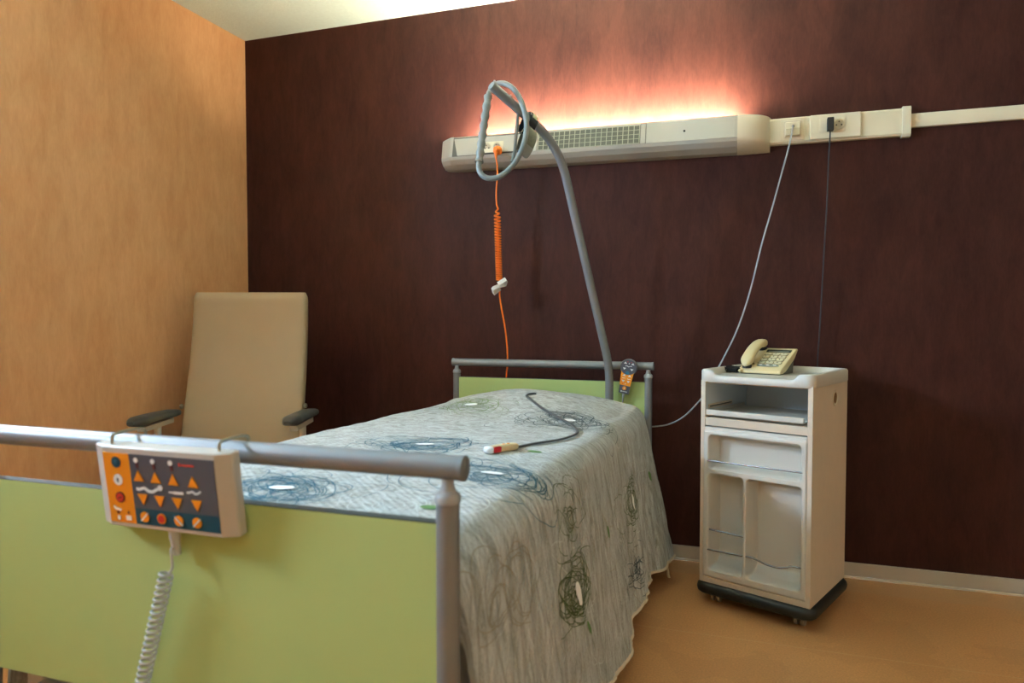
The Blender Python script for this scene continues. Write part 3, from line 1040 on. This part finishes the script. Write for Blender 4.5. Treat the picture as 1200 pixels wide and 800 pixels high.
for i, x in enumerate(cols):
    MB().prism(tri(x, .0230 - .0008 * i, .0095, .0085, True), -.0028, -.0016, M['p_orange']).build('arrow_button', ct)
    MB().prism(tri(x + .0035, -.0150 - .0004 * i, .0095, .0085, False), -.0028, -.0016, M['p_orange']).build('arrow_button', ct)
for i, x in enumerate((-.0355, -.0030, .0300, .0640)):
    MB().prism(disc(x, -.0432, .0082), -.0030, -.0016, M['p_orange']).build('round_button', ct, label='orange round button')
for z, m, lb_ in ((.0415, 'p_teal', 'teal round button'), (.0135, 'p_white', 'white round button'), (-.0150, 'p_maroon', 'red ringed round button')):
    MB().prism(disc(-.0800, z, .0088), -.0028, -.0016, M[m]).build('round_button', ct, label=lb_)
mk = Marks()
mk.prism(disc(-.0800, -.0150, .0068), -.0032, -.002, M['p_red'])
mk.prism(disc(-.0030, -.0432, .0062), -.0034, -.002, M['p_red'])
for x in cols[:3]:
    mk.prism(disc(x - .002, .0472, .0040, 14), -.0026, -.0016, M['p_white'])
    squiggle(mk, [(x - .001, .0425), (x - .0005, .0350)], .0042, -.0024, M['p_maroon'])
squiggle(mk, [(-.0455, .0020), (-.041, .0005), (-.030, .0040), (-.021, -.0010), (-.014, -.0010), (-.004, .0040)], .0045, -.0026, M['p_white'])
mk.prism(disc(.0010, .0060, .0045, 14), -.0027, -.0016, M['p_white'])
squiggle(mk, [(.017, .0010), (.026, .0008)], .0022, -.0025, M['p_white'])
squiggle(mk, [(.026, .0008), (.044, .0010)], .0042, -.0026, M['p_white'])
squiggle(mk, [(.0510, .0030), (.056, .0035), (.061, .0055), (.067, .0020), (.071, .0030), (.077, .0065)], .0030, -.0025, M['p_white'])
squiggle(mk, [(.0410, .0455), (.0440, .0455)], .0050, -.0025, M['p_red'])
squiggle(mk, [(.0455, .0450), (.0500, .0454), (.0545, .0448), (.0600, .0454), (.0650, .0450), (.0690, .0452)], .0024, -.0025, M['p_red'])
squiggle(mk, [(-.0815, .0445), (-.0815, .0390), (-.0780, .0390), (-.0780, .0440), (-.0815, .0440)], .0016, -.0033, M['p_blue'])
squiggle(mk, [(-.0800, .0165), (-.0800, .0110), (-.0785, .0110)], .0026, -.0033, M['p_grey'])
squiggle(mk, [(-.0835, -.0165), (-.0765, -.0140)], .0020, -.0036, M['p_maroon'])
squiggle(mk, [(-.0950, -.0300), (-.0915, -.0345), (-.0850, -.0345), (-.0815, -.0365)], .0036, -.0026, M['p_white'])
squiggle(mk, [(-.0900, -.0400), (-.0860, -.0400)], .0040, -.0025, M['p_maroon'])
squiggle(mk, [(-.0900, -.0490), (-.0850, -.0490)], .0066, -.0026, M['p_white'])
squiggle(mk, [(-.0690, -.0380), (-.0660, -.0400)], .0040, -.0025, M['p_maroon'])
squiggle(mk, [(-.0730, -.0480), (-.0630, -.0480)], .0072, -.0026, M['p_white'])
for x, s_ in ((-.0355, 1), (.0300, -1), (.0640, 1)):
    squiggle(mk, [(x - .0065, -.0432 - .006 * s_), (x + .007, -.0432 + .0065 * s_)], .0022, -.0036, M['p_white'])
    squiggle(mk, [(x - .0100, -.0432 - .0085 * s_), (x - .007, -.0432 - .0062 * s_)], .0018, -.0026, M['p_blue'])
mk.build('printed_icon', ct, smooth=False)
inv = (Matrix.Translation(c0) @ Matrix.Rotation(CT, 4, 'X')).inverted()
for x in (-.932, -.727):
    pts = [(x, .826, .848), (x, .826, .866), (x, .832, .8715), (x, .868, .8735), (x, .886, .870), (x, .8905, .858), (x, .8905, .838)]
    MB().tube([inv @ p for p in spline(pts, 5)], .0024, M['dull_chrome'], 8).build('hook', ct, label='bent steel wire hook')
MB().lathe([(.0058, -.105), (.0062, -.100), (.0075, -.080), (.0085, -.078), (.0085, -.0635)], M['cord_pale'], 14, 'z', (.006, .010, 0)).build('strain_relief', ct)
cx0 = inv @ Vector((-.828, .832, .688))
s3 = [Vector((.004, .010, -.100)), inv @ Vector((-.826, .832, .700)), inv @ Vector((-.824, .832, .672)), inv @ Vector((-.827, .829, .664))]
path = spline(s3, 5)
ca, cb_ = inv @ Vector((-.836, .833, .663)), inv @ Vector((-.918, .836, .385))
ax_ = (cb_ - ca).normalized()
e1 = Vector((1, 0, 0)); e1 = (e1 - ax_ * e1.dot(ax_)).normalized(); e2 = ax_.cross(e1)
turns = 27
for k in range(turns * 14 + 1):
    t = k / (turns * 14)
    a = k / 14 * 2 * PI
    path.append(ca.lerp(cb_, t) + (e1 * math.cos(a) + e2 * math.sin(a)) * .0098)
path += spline([inv @ Vector(p) for p in ((-.918, .845, .385), (-.92, .90, .33), (-.92, 1.0, .35))], 5)[1:]
MB().tube(path, .0021, M['cord_pale'], 8).build('coiled_cable', ct, label='pale grey coiled cable')

# ------------------------------------------------------------------ nurse call handset on the bed
cs_, cv_ = on_cloth(586, 528.5)
pa = lifted(*on_cloth(570, 532), .0095); pb_ = lifted(*on_cloth(604, 525.5), .0095)
mid = (pa + pb_) / 2
dv = (pb_ - pa)
nc = thing('nurse_call_button', 'cream nurse call button with red end lying on the bedspread', 'call button', mid, (0, 0, math.atan2(dv.y, dv.x)))
ln = dv.length
pit = math.atan2(dv.z, math.hypot(dv.x, dv.y))
RP = Matrix.Rotation(-pit, 4, 'Y')
hl = ln / 2 + .004


PR_ = .0122


def pear(x0, x1, m, name, g=0., label=None):
    mb = MB(); vs = []
    n = 18; k = 11
    for i in range(k):
        t = i / (k - 1)
        x = x0 + (x1 - x0) * t
        u = (x + hl) / (2 * hl)
        r = PR_ * (min(1, (u + .015) * 11) ** .5) * (1 - .10 * max(0, u - .6)) * (min(1, (1.02 - u) * 12) ** .5) + g
        for j in range(n):
            a = 2 * PI * j / n
            ca_, sa_ = math.cos(a), math.sin(a)
            vs.append((x, r * 1.15 * math.copysign(abs(ca_) ** .6, ca_), r * .72 * math.copysign(abs(sa_) ** .6, sa_)))
    fs = [(i * n + j, i * n + (j + 1) % n, (i + 1) * n + (j + 1) % n, (i + 1) * n + j) for i in range(k - 1) for j in range(n)]
    fs += [tuple(range(n)), tuple(range((k - 1) * n, k * n))]
    return mb.add(vs, fs, m).xform(RP).build(name, nc, label=label)


pear(-hl * .74, hl, M['phone_cream'], 'body')
pear(-hl, -hl * .73, M['p_white'], 'nose', .0001, 'white rounded nose')
MB().prism(rrect(-hl * .76, -.0062, -hl * .28, .0078, .004), -PR_ * 1.15 - .0012, -.002, M['red_button']).xform(RP).build('push_button', nc, bevel=.001, label='red push button')
for x in (.12, .42):
    MB().lathe([(.0040, .004), (.0040, .0094), (.0026, .0100)], M['p_orange'], 14, 'z', (x * hl, 0, 0)).xform(RP).build('lamp_key', nc, label='small orange key')
wp = [(606, 524.5), (622, 521.5), (640, 519.5), (652, 518.5), (660, 516), (668, 512.5), (675, 510), (679.5, 507.5), (677, 503.5), (668, 498), (657, 491.5), (647, 486.5), (639, 483), (633, 478.5), (628, 473), (622, 469), (617, 467), (616, 464.5), (619, 462), (623, 461.2), (628, 461.8)]
cpts = []
for i, (x, y) in enumerate(wp):
    s_, v_ = on_cloth(x, y)
    cpts.append(lifted(s_, v_, .0045))
for _ in range(2):                        # smooth the lie of the cord
    cpts = [cpts[0]] + [(cpts[i - 1] + cpts[i] * 2 + cpts[i + 1]) / 4 for i in range(1, len(cpts) - 1)] + [cpts[-1]]
iv = (Matrix.Translation(mid) @ Matrix.Rotation(math.atan2(dv.y, dv.x), 4, 'Z')).inverted()
MB().tube([iv @ p for p in spline([pb_] + cpts, 5)], .0052, M['cord_dark'], 10, flat=.62).build('cable', nc, label='dark grey flat cable')

# ------------------------------------------------------------------ bedside cabinet
TH = math.radians(-22.74)
CA = Vector((-.136, 2.543, 0))
cab = thing('bedside_cabinet', 'tall beige bedside cabinet on casters with open tray top', 'cabinet', CA, (0, 0, TH))
CSC = 1.033
cab.location = (CA.x * CSC, CA.y * CSC, EYE - CSC * EYE)
cab.scale = (CSC, CSC, CSC)
CWD, CDP = .383, .372
Z0, Z1 = .112, .832
t_ = .016
cc = MB()
cc.box((0, 0, Z0), (t_, CDP, Z1), M['cab']).box((CWD - t_, 0, Z0), (CWD, CDP, Z1), M['cab'])
cc.box((t_, CDP - .01, Z0), (CWD - t_, CDP, Z1), M['cab_in_lit'])
cc.box((t_, .006, .701), (t_ + .001, CDP - .01, Z1 - .012), M['cab_in_lit']).box((CWD - t_ - .001, .006, .701), (CWD - t_, CDP - .01, Z1 - .012), M['cab_in_lit'])  # pale bluish liners put cool light into the niche's colour
cc.box((t_, .0, Z0), (CWD - t_, CDP - .01, Z0 + .02), M['cab'])
cc.box((t_, .002, .672), (CWD - t_, CDP - .01, .700), M['cab'])
cc.box((t_, .02, Z1 - .012), (CWD - t_, CDP - .01, Z1), M['cab'])
cc.build('carcass', cab, bevel=.004)
mb = MB().box((t_, .012, .705), (CWD - t_ - .018, .33, .712), M['cab_white'])
mb.box((t_ + .002, .000, .709), (CWD - t_ - .012, .012, .728), M['cab_white'])
mb.box((t_ + .002, .012, .712), (t_ + .008, .33, .724), M['cab_white'])
sh = mb.build('pull_out_shelf', cab, bevel=.003, label='white pull out shelf in the open niche')
for x in (t_ + .0005, CWD - t_ - .0045):
    MB().box((x, .02, .728), (x + .004, .22, .744), M['cab']).box((x - .0002, .03, .734), (x + .006, .21, .738), M['phone_dark']).build('slide_rail', sh, bevel=.0008)
# tray top with a raised rim, dipped at the front
tt = MB()
G = .006
outer = rrect(-G, -G, CWD + G, CDP + G, .022, 6)
inner = rrect(.020, .016, CWD - .020, CDP - .020, .020, 6)
no = len(outer)


def rim(x, y):
    base = .870
    if y < .02:                           # front lip dips between the two shoulders
        d = sm(.036, .062, x) * (1 - sm(CWD - .066, CWD - .040, x))
        return base - .020 * d
    return base


def dense(poly, n=10):
    out = []
    for i in range(len(poly)):
        a, b = poly[i], poly[(i + 1) % len(poly)]
        k = max(1, int(math.dist(a, b) / .012))
        out += [(a[0] + (b[0] - a[0]) * j / k, a[1] + (b[1] - a[1]) * j / k) for j in range(k)]
    return out


def ring_pts(g, r):
    n = 160
    base = dense(rrect(-g, -g, CWD + g, CDP + g, r, 8))
    # resample evenly
    L = [0]
    for i in range(len(base)): L.append(L[-1] + math.dist(base[i], base[(i + 1) % len(base)]))
    out = []
    j = 0
    for k in range(n):
        d = L[-1] * k / n
        while L[j + 1] < d: j += 1
        f = (d - L[j]) / (L[j + 1] - L[j])
        a, b = base[j], base[(j + 1) % len(base)]
        out.append((a[0] + (b[0] - a[0]) * f, a[1] + (b[1] - a[1]) * f))
    return out


rings = []
for g, zf in ((G - .002, lambda x, y: .826), (G, lambda x, y: .829), (G, lambda x, y: rim(x, y) - .006), (G - .003, lambda x, y: rim(x, y) - .001), (G - .008, rim), (G - .018, rim),
              (G - .023, lambda x, y: max(.848, rim(x, y) - .004)), (G - .030, lambda x, y: .848)):
    rings.append([(x, y, zf(x, y)) for x, y in ring_pts(g, max(.006, .024 + g * .6))])
n = 160
vs = [p for r in rings for p in r]
fs = [(i * n + j, i * n + (j + 1) % n, (i + 1) * n + (j + 1) % n, (i + 1) * n + j) for i in range(len(rings) - 1) for j in range(n)]
fs += [tuple(range(n)), tuple(range((len(rings) - 1) * n, len(rings) * n))]
tt.add(vs, fs, M['cab_white'])
tt.build('tray_top', cab, label='white moulded tray top with a dipped front lip')
# moulded door with pockets
DX0, DX1, DZ0, DZ1 = .012, CWD - .014, .133, .668


def sd_rr(x, z, a, b, r):
    cx, cz = (a[0] + b[0]) / 2, (a[1] + b[1]) / 2
    qx, qz = abs(x - cx) - (b[0] - a[0]) / 2 + r, abs(z - cz) - (b[1] - a[1]) / 2 + r
    return math.hypot(max(qx, 0), max(qz, 0)) + min(max(qx, qz), 0) - r


pockets = [((.032, .522), (.350, .640), .014, .060), ((.032, .160), (.158, .503), .014, .066), ((.170, .160), (.352, .503), .014, .066)]


def door_y(x, z):
    y = -.004
    for a, b, r, dp in pockets:
        d = sd_rr(x, z, a, b, r)
        sl = .016
        k = sm(.003, -sl, d)
        if a[1] < .2:
            k *= sm(a[1] - .004, a[1] + .045, z) * .55 + .45 if z < a[1] + .05 else 1
        y = max(y, -.004 + dp * k)
    ed = min(x - DX0, DX1 - x, z - DZ0, DZ1 - z)
    if ed < .006: y += .005 * (1 - max(0, ed) / .006) ** 2
    if DZ1 - z < .018: y += .004 * sm(.018, .012, DZ1 - z)
    return y


NXD, NZD = 130, 190
dm = MB()
vs = []
for j in range(NZD + 1):
    for i in range(NXD + 1):
        x, z = DX0 + (DX1 - DX0) * i / NXD, DZ0 + (DZ1 - DZ0) * j / NZD
        vs.append((x, door_y(x, z), z))
fs = [(j * (NXD + 1) + i, j * (NXD + 1) + i + 1, (j + 1) * (NXD + 1) + i + 1, (j + 1) * (NXD + 1) + i) for j in range(NZD) for i in range(NXD)]
dm.add(vs, fs, M['cab_white'])
dm.box((DX0, .066, DZ0), (DX1, .072, DZ1), M['cab_white'])
for lo, hi in (((DX0, .001, DZ0), (DX0 + .002, .066, DZ1)), ((DX1 - .002, .001, DZ0), (DX1, .066, DZ1)), ((DX0 + .002, .001, DZ0), (DX1 - .002, .066, DZ0 + .002)), ((DX0 + .002, .001, DZ1 - .002), (DX1 - .002, .066, DZ1))):
    dm.box(lo, hi, M['cab_white'])
door = dm.build('door', cab, label='white moulded door with storage pockets')
MB().tube([(.026, -.001, .5475), (.356, -.001, .5515)], .0032, M['chrome'], 10).build('wire_rail', door, label='chrome wire rail')
MB().tube([(.034, .004, .302), (.161, .004, .300)], .0032, M['chrome'], 10).build('wire_rail', door, label='chrome wire rail')
MB().tube(spline([(.028, .000, .230), (.10, .000, .232), (.185, .000, .236), (.205, -.004, .235), (.245, -.014, .230), (.285, -.016, .229), (.312, -.008, .234), (.322, .000, .238), (.356, .000, .239)], 6), .0032, M['chrome'], 10).build('wire_rail', door, label='bent chrome wire rail')
# bumper base and casters
bmp = MB()
rg = []
for g, z in ((-.01, .072), (.006, .072), (.014, .078), (.017, .090), (.014, .102), (.006, .110), (-.01, .112)):
    rg.append([(x, y, z) for x, y in ring_pts(g, max(.006, .026 + g))])
vs = [p for r in rg for p in r]
fs = [(i * n + j, i * n + (j + 1) % n, (i + 1) * n + (j + 1) % n, (i + 1) * n + j) for i in range(len(rg) - 1) for j in range(n)]
fs += [tuple(range(n)), tuple(range((len(rg) - 1) * n, len(rg) * n))]
bmp.add(vs, fs, M['bumper']).build('bumper_base', cab, label='dark rubber bumper base')
for x, y in ((.045, .045), (CWD - .045, .045), (.045, CDP - .045), (CWD - .045, CDP - .045)):
    co = MB().box((x - .015, y - .015, .058), (x + .015, y + .015, .073), M['black']).build('caster', cab, bevel=.003)
    w_ = MB()
    for k in (-1, 1):
        w_.lathe([(.008, -.007), (.0165, -.006), (.018, -.003), (.018, .003), (.0165, .006), (.008, .007)], M['caster'], 24, 'x', (x + k * .011, y, EYE - EYE / CSC + .018))
    w_.build('wheel', co)
gr = MB().lathe([(.026, 0), (.028, .0015), (.026, .0035), (.021, .003), (.020, .0012)], M['cap_plastic'], 26, 'x', (CWD, .226, .776))
gr.lathe([(.0205, .0005), (.0205, .0012)], M['p_tan'], 26, 'x', (CWD, .226, .776))
gr.build('cable_grommet', cab)

# ------------------------------------------------------------------ telephone
PT = math.radians(-21.5)
ph0 = Vector((.058, 2.634, .848))
ph = thing('telephone', 'cream push button telephone on top of the bedside cabinet', 'telephone', EYEV + (ph0 - EYEV) * CSC, (0, 0, PT))
ph.scale = (CSC, CSC, CSC)
PW = .076
# wedge: front low, back high (y into the room's wall)
side = [(0.0, .0035), (.0, .012), (.012, .021), (.172, .086), (.186, .088), (.190, .083), (.150, .050), (.060, .010), (.03, .0035)]
MB().prism(side, -PW, PW, M['phone_cream'], 'x').build('shell', ph, bevel=.003, seg=3)
MB().prism([(.006, 0), (.150, 0), (.160, .052), (.130, .050), (.010, .007)], -PW + .006, PW - .005, M['phone_dark'], 'x').build('base', ph, bevel=.002, label='dark grey base')
sl = math.atan2(.065, .160)
SL = Matrix.Translation((0, .012, .021)) @ Matrix.Rotation(sl, 4, 'X')


def onpanel(mb):
    return mb.xform(SL)


onpanel(MB().prism(rrect(-.026, .140, .064, .163, .003), -.001, .0012, M['lcd'], 'z')).build('display', ph, label='dark display window')
onpanel(MB().prism(rrect(-.018, .144, .056, .149, .001), .001, .0018, M['strip'], 'z')).build('display_strip', ph)
lab = ['1', '2', '3', '4', '5', '6', '7', '8', '9', '*', '0', '#']
for k, tx in enumerate(lab):
    r_, c_ = divmod(k, 3)
    cx, cy = -.010 + .029 * c_, .122 - .0245 * r_
    onpanel(MB().prism(rrect(cx - .0132, cy - .0098, cx + .0132, cy + .0095, .005), -.001, .0012, M['key_shade'], 'z')).build('key_shade_outline', ph)  # dark plate under each key, shading round it painted in
    ky = onpanel(MB().prism(rrect(cx - .0115, cy - .008, cx + .0115, cy + .008, .004), -.001, .0042, M['key_cream'], 'z')).build('key', ph, bevel=.001)
    onpanel(text_mb(tx, .010, M['hole'], Matrix.Translation((cx - .002, cy, .0044)))).build('key_number', ky, smooth=False)
onpanel(MB().prism(disc(.019, .0245, .040, 28, .0085), -.001, .0032, M['strip'], 'z')).build('function_strip', ph, bevel=.001, label='grey green function key strip')
fk = MB()
for x in (-.006, .019, .044):
    fk.prism(disc(x, .0245, .0065, 14, .003), .003, .0042, M['p_white'], 'z')
onpanel(fk).build('function_keys', ph)
for x, y in ((-.040, .020), (-.036, .034)):
    onpanel(MB().prism(disc(x, y, .004, 16), -.001, .003, M['p_tan'], 'z')).build('side_key', ph)
# handset: arched bar on the left cradle
hv = MB(); vs = []
k, nn2 = 22, 16
for i in range(k + 1):
    t = i / k
    y = -.004 + .188 * t
    zc = .030 + .078 * t + .026 * math.sin(PI * t) * (1 - .15 * t)
    hh = .0165 - .0045 * math.sin(PI * t) ** 2
    ww = .0235 - .002 * math.sin(PI * t)
    e = (min(1, t * 9 + .05) * min(1, (1 - t) * 9 + .05)) ** .5
    tx = Vector((0, .188, .078 + .026 * PI * math.cos(PI * t))).normalized()
    nz_ = Vector((0, -tx.z, tx.y))
    for j in range(nn2):
        a = 2 * PI * j / nn2
        ca_, sa_ = math.cos(a), math.sin(a)
        v = Vector((-.050, y, zc)) + Vector((1, 0, 0)) * (ww * e * math.copysign(abs(ca_) ** .75, ca_)) + nz_ * (hh * e * math.copysign(abs(sa_) ** .75, sa_))
        vs.append(v)
fs = [(i * nn2 + j, i * nn2 + (j + 1) % nn2, (i + 1) * nn2 + (j + 1) % nn2, (i + 1) * nn2 + j) for i in range(k) for j in range(nn2)]
fs += [tuple(range(nn2)), tuple(range(k * nn2, (k + 1) * nn2))]
hv.add(vs, fs, M['phone_cream'])
hs_ = hv.build('handset', ph)
MB().lathe([(.017, .0), (.019, -.012), (.017, -.016)], M['black'], 20, 'z', (-.050, .172, .092)).build('earpiece', hs_)
MB().lathe([(.015, .004), (.017, -.008), (.013, -.010)], M['black'], 20, 'z', (-.050, .018, .030)).build('mouthpiece', hs_)
MB().lathe([(.004, -.010), (.006, 0), (.0075, .02)], M['phone_cream'], 12, 'y', (-.066, -.006, .012)).build('cord_plug', ph)
hc = []
ctr = spline([(-.072, -.008, .013), (-.092, -.004, .013), (-.125, .006, .012), (-.142, .024, .012), (-.112, .040, .012), (-.092, .024, .013), (-.112, .016, .018), (-.135, .040, .013), (-.105, .058, .013), (-.088, .046, .014)], 60)
for i, p in enumerate(ctr):
    a = i / len(ctr) * 2 * PI * 62
    hc.append(p + Vector((math.cos(a) * .0058, math.cos(a) * .0058, math.sin(a) * .0085)))
MB().tube(hc, .0017, M['black_gloss'], 6).build('coiled_cord', ph, label='black coiled handset cord')

# ------------------------------------------------------------------ cords
tl = thing('telephone_line', 'pale grey line with cream plug dropping from the trunking to the cabinet', 'cord', at(929, 150, 1, 3.025))
t0_ = Vector(tl.location)
MB().prism(rrect(-.029, -.034, .027, .021, .004), -.014, .004, M['cream']).prism(rrect(-.027, -.033, .026, -.004, .003), -.022, -.010, M['key_cream']).build('plug', tl, bevel=.002)
MB().lathe([(.0055, -.014), (.0045, -.022), (.003, -.026)], M['hole'], 12, 'y', (.0, 0, .004)).build('strain_relief', tl)
q_ = [t0_ + Vector((0, -.020, .004)), t0_ + Vector((-.002, -.030, -.004)), at(925, 170, 1, 2.985), at(915.5, 205, 1, 3.0), at(906, 240, 1, 3.005), at(893, 285, 1, 3.01), at(882, 330, 1, 3.015), at(873, 361, 1, 3.02), at(861, 393, 1, 3.02), at(847, 421, 1, 3.015), at(838, 440, 1, 3.01), at(832, 470, 1, 3.0), at(830, 500, 1, 3.0)]
MB().tube([p - t0_ for p in spline(q_, 6)], .0034, M['cord_grey'], 8, flat=.6).build('cable', tl)
bc = thing('black_cord', 'thin black cord and plug hanging from the right hand wall socket', 'cord', at(973, 146, 1, 3.005))
b0 = Vector(bc.location)
MB().prism(rrect(-.012, -.026, .012, .026, .003), -.016, .006, M['black']).build('plug', bc, bevel=.002)
q_ = [b0 + Vector((-.001, -.004, -.024)), b0 + Vector((-.001, -.006, -.05)), at(971, 190, 1, 3.0), at(969, 240, 1, 3.01), at(966, 290, 1, 3.02), at(963, 345, 1, 3.03), at(960, 395, 1, 3.035), at(958, 425, 1, 3.035), at(956, 470, 1, 3.035), at(952, 560, 1, 3.035), at(950, 640, 1, 3.03)]
MB().tube([p - b0 for p in spline(q_, 6)], .0028, M['black'], 8).build('cable', bc)
gq = [at(744, 500.5, 1, 2.945), at(757, 500, 1, 2.955), at(768, 499.5, 1, 2.96), at(782, 497.5, 1, 2.955), at(795, 492, 1, 2.94), at(806, 484, 1, 2.92), at(817.5, 472, 1, 2.90), at(828, 461, 1, 2.93), at(834, 466, 1, 2.97), at(832, 500, 1, 2.98)]
gc0 = gq[0]
gco = MB().tube([p - gc0 for p in spline(gq, 6)], .0030, M['cord_grey'], 8).build('grey_cable', None, loc=gc0)
tag(gco, 'thin grey cable sagging between the bedhead post and the cabinet', 'cord')

# ------------------------------------------------------------------ armchair in the corner
AR = math.radians(20.5)
ch = thing('armchair', 'taupe high back armchair with dark armrests in the room corner', 'armchair', (-2.000, 2.285, 0), (0, 0, AR))


def cushion(name, pts, w0, w1, thick, m, label=None):
    """Upholstered slab along a side profile (y, z); widths at start and end; rounded edges."""
    mb = MB(); vs = []
    P = [Vector((0, y, z)) for y, z in pts]
    k = len(P); n = 28
    for i, p in enumerate(P):
        t = i / (k - 1)
        tg = (P[min(i + 1, k - 1)] - P[max(i - 1, 0)]).normalized()
        nv = Vector((0, -tg.z, tg.y))
        e = min(1, (i + .25) / 1.6, (k - 1 - i + .25) / 1.6) ** .5
        w = (w0 + (w1 - w0) * t) / 2 - .012 * (1 - e)
        for j in range(n):
            a = 2 * PI * j / n
            ca_, sa_ = math.cos(a), math.sin(a)
            x = w * math.copysign(abs(ca_) ** .18, ca_)
            h = thick / 2 * e * math.copysign(abs(sa_) ** .45, sa_)
            vs.append(p + Vector((x, 0, 0)) + nv * h)
    fs = [(i * n + j, i * n + (j + 1) % n, (i + 1) * n + (j + 1) % n, (i + 1) * n + j) for i in range(k - 1) for j in range(n)]
    fs += [tuple(range(n)), tuple(range((k - 1) * n, k * n))]
    return mb.add(vs, fs, m).build(name, ch, label=label)


cushion('backrest', [(p.x, p.y) for p in spline([(.225, .40, 0), (.240, .50, 0), (.262, .60, 0), (.300, .72, 0), (.340, .86, 0), (.365, .98, 0), (.378, 1.08, 0), (.384, 1.165, 0)], 5)], .525, .505, .075, M['chair'])
cushion('seat', [(p.x, p.y) for p in spline([(-.33, .435, 0), (-.27, .46, 0), (-.1, .455, 0), (.08, .445, 0), (.22, .435, 0)], 5)], .52, .52, .10, M['chair'])
for sx in (-1, 1):
    ap = MB(); vs = []
    k, n = 14, 18
    for i in range(k + 1):
        t = i / k
        y = -.125 + .405 * t
        e = (min(1, t * 7 + .12) * min(1, (1 - t) * 9 + .2)) ** .5
        zc = .633 + .004 * math.sin(PI * t) + .008 * (1 - t)
        for j in range(n):
            a = 2 * PI * j / n
            ca_, sa_ = math.cos(a), math.sin(a)
            vs.append((sx * .300 + .036 * e * math.copysign(abs(ca_) ** .6, ca_), y, zc + (.021 - .006 * t) * e * math.copysign(abs(sa_) ** .7, sa_)))
    fs = [(i * n + j, i * n + (j + 1) % n, (i + 1) * n + (j + 1) % n, (i + 1) * n + j) for i in range(k) for j in range(n)]
    fs += [tuple(range(n)), tuple(range(k * n, (k + 1) * n))]
    ap.add(vs, fs, M['grey_rubber']).build('armrest', ch, label='dark grey padded armrest')
    MB().box((sx * .300 - .016, -.04, .595), (sx * .300 + .016, .22, .617), M['chair_frame']).build('arm_support', ch, bevel=.003)
    MB().tube(spline([(sx * .300, .10, .605), (sx * .300, .095, .50), (sx * .298, .06, .34), (sx * .295, .02, .30)], 6), .0145, M['chair_frame'], 14).build('arm_post', ch)
    MB().tube(spline([(sx * .285, -.30, .0), (sx * .285, -.28, .20), (sx * .285, -.22, .36), (sx * .285, -.05, .395), (sx * .285, .12, .385), (sx * .285, .24, .30), (sx * .285, .31, .15), (sx * .285, .36, 0)], 6), .0145, M['chair_frame'], 14).build('leg_frame', ch)
    MB().lathe([(.006, .0), (.011, .004), (.011, .012), (.006, .016)], M['dull_chrome'], 14, 'x', (sx * .262 - (.016 if sx < 0 else 0), .262, .660)).build('recline_bolt', ch)
for y, z in ((-.22, .365), (.20, .335)):
    MB().tube([(-.285, y, z), (.285, y, z)], .012, M['chair_frame'], 12).build('cross_bar', ch)

# ------------------------------------------------------------------ light
w = bpy.data.worlds.new('sky'); bpy.context.scene.world = w
w.use_nodes = True
bg = w.node_tree.nodes['Background']
bg.inputs['Color'].default_value = (.50, .74, 1.0, 1)
bg.inputs['Strength'].default_value = SKY
for i, (y0, y1, z0, z1) in enumerate(WIN):
    l = bpy.data.lights.new('window_portal', 'AREA')
    l.shape = 'RECTANGLE'; l.size = z1 - z0; l.size_y = y1 - y0
    l.cycles.is_portal = True
    o = bpy.data.objects.new('window_portal', l); C.objects.link(o)
    o.location = (XL - T - .01, (y0 + y1) / 2, (z0 + z1) / 2)
    o.rotation_euler = (0, -PI / 2, 0)
# unseen ceiling lamp added as warm fill, behind the photographer
lr = thing('ceiling_fill_lamp', 'unseen round white fill lamp added behind the photographer', 'ceiling lamp', (.3, -.9, ZC))
MB().lathe([(.16, 0), (.16, -.02), (.15, -.025)], M['white_plastic'], 32).build('base', lr)
M['bowl'] = mat('fill_lamp_bowl', (250, 240, 225), .5, emit=((255, 232, 204), FILL))
MB().lathe([(.15, -.022), (.145, -.045), (.11, -.065), (.05, -.075), (.01, -.076)], M['bowl'], 32).build('bowl', lr)

sc = bpy.context.scene
sc.view_settings.view_transform = 'Standard'
sc.view_settings.look = 'None'
sc.view_settings.gamma = 1
sc.view_settings.exposure = 0
sc.view_settings.use_curve_mapping = False
sc.cycles.use_denoising = True
sc.cycles.max_bounces = 10
sc.cycles.diffuse_bounces = 6
sc.cycles.sample_clamp_indirect = 20
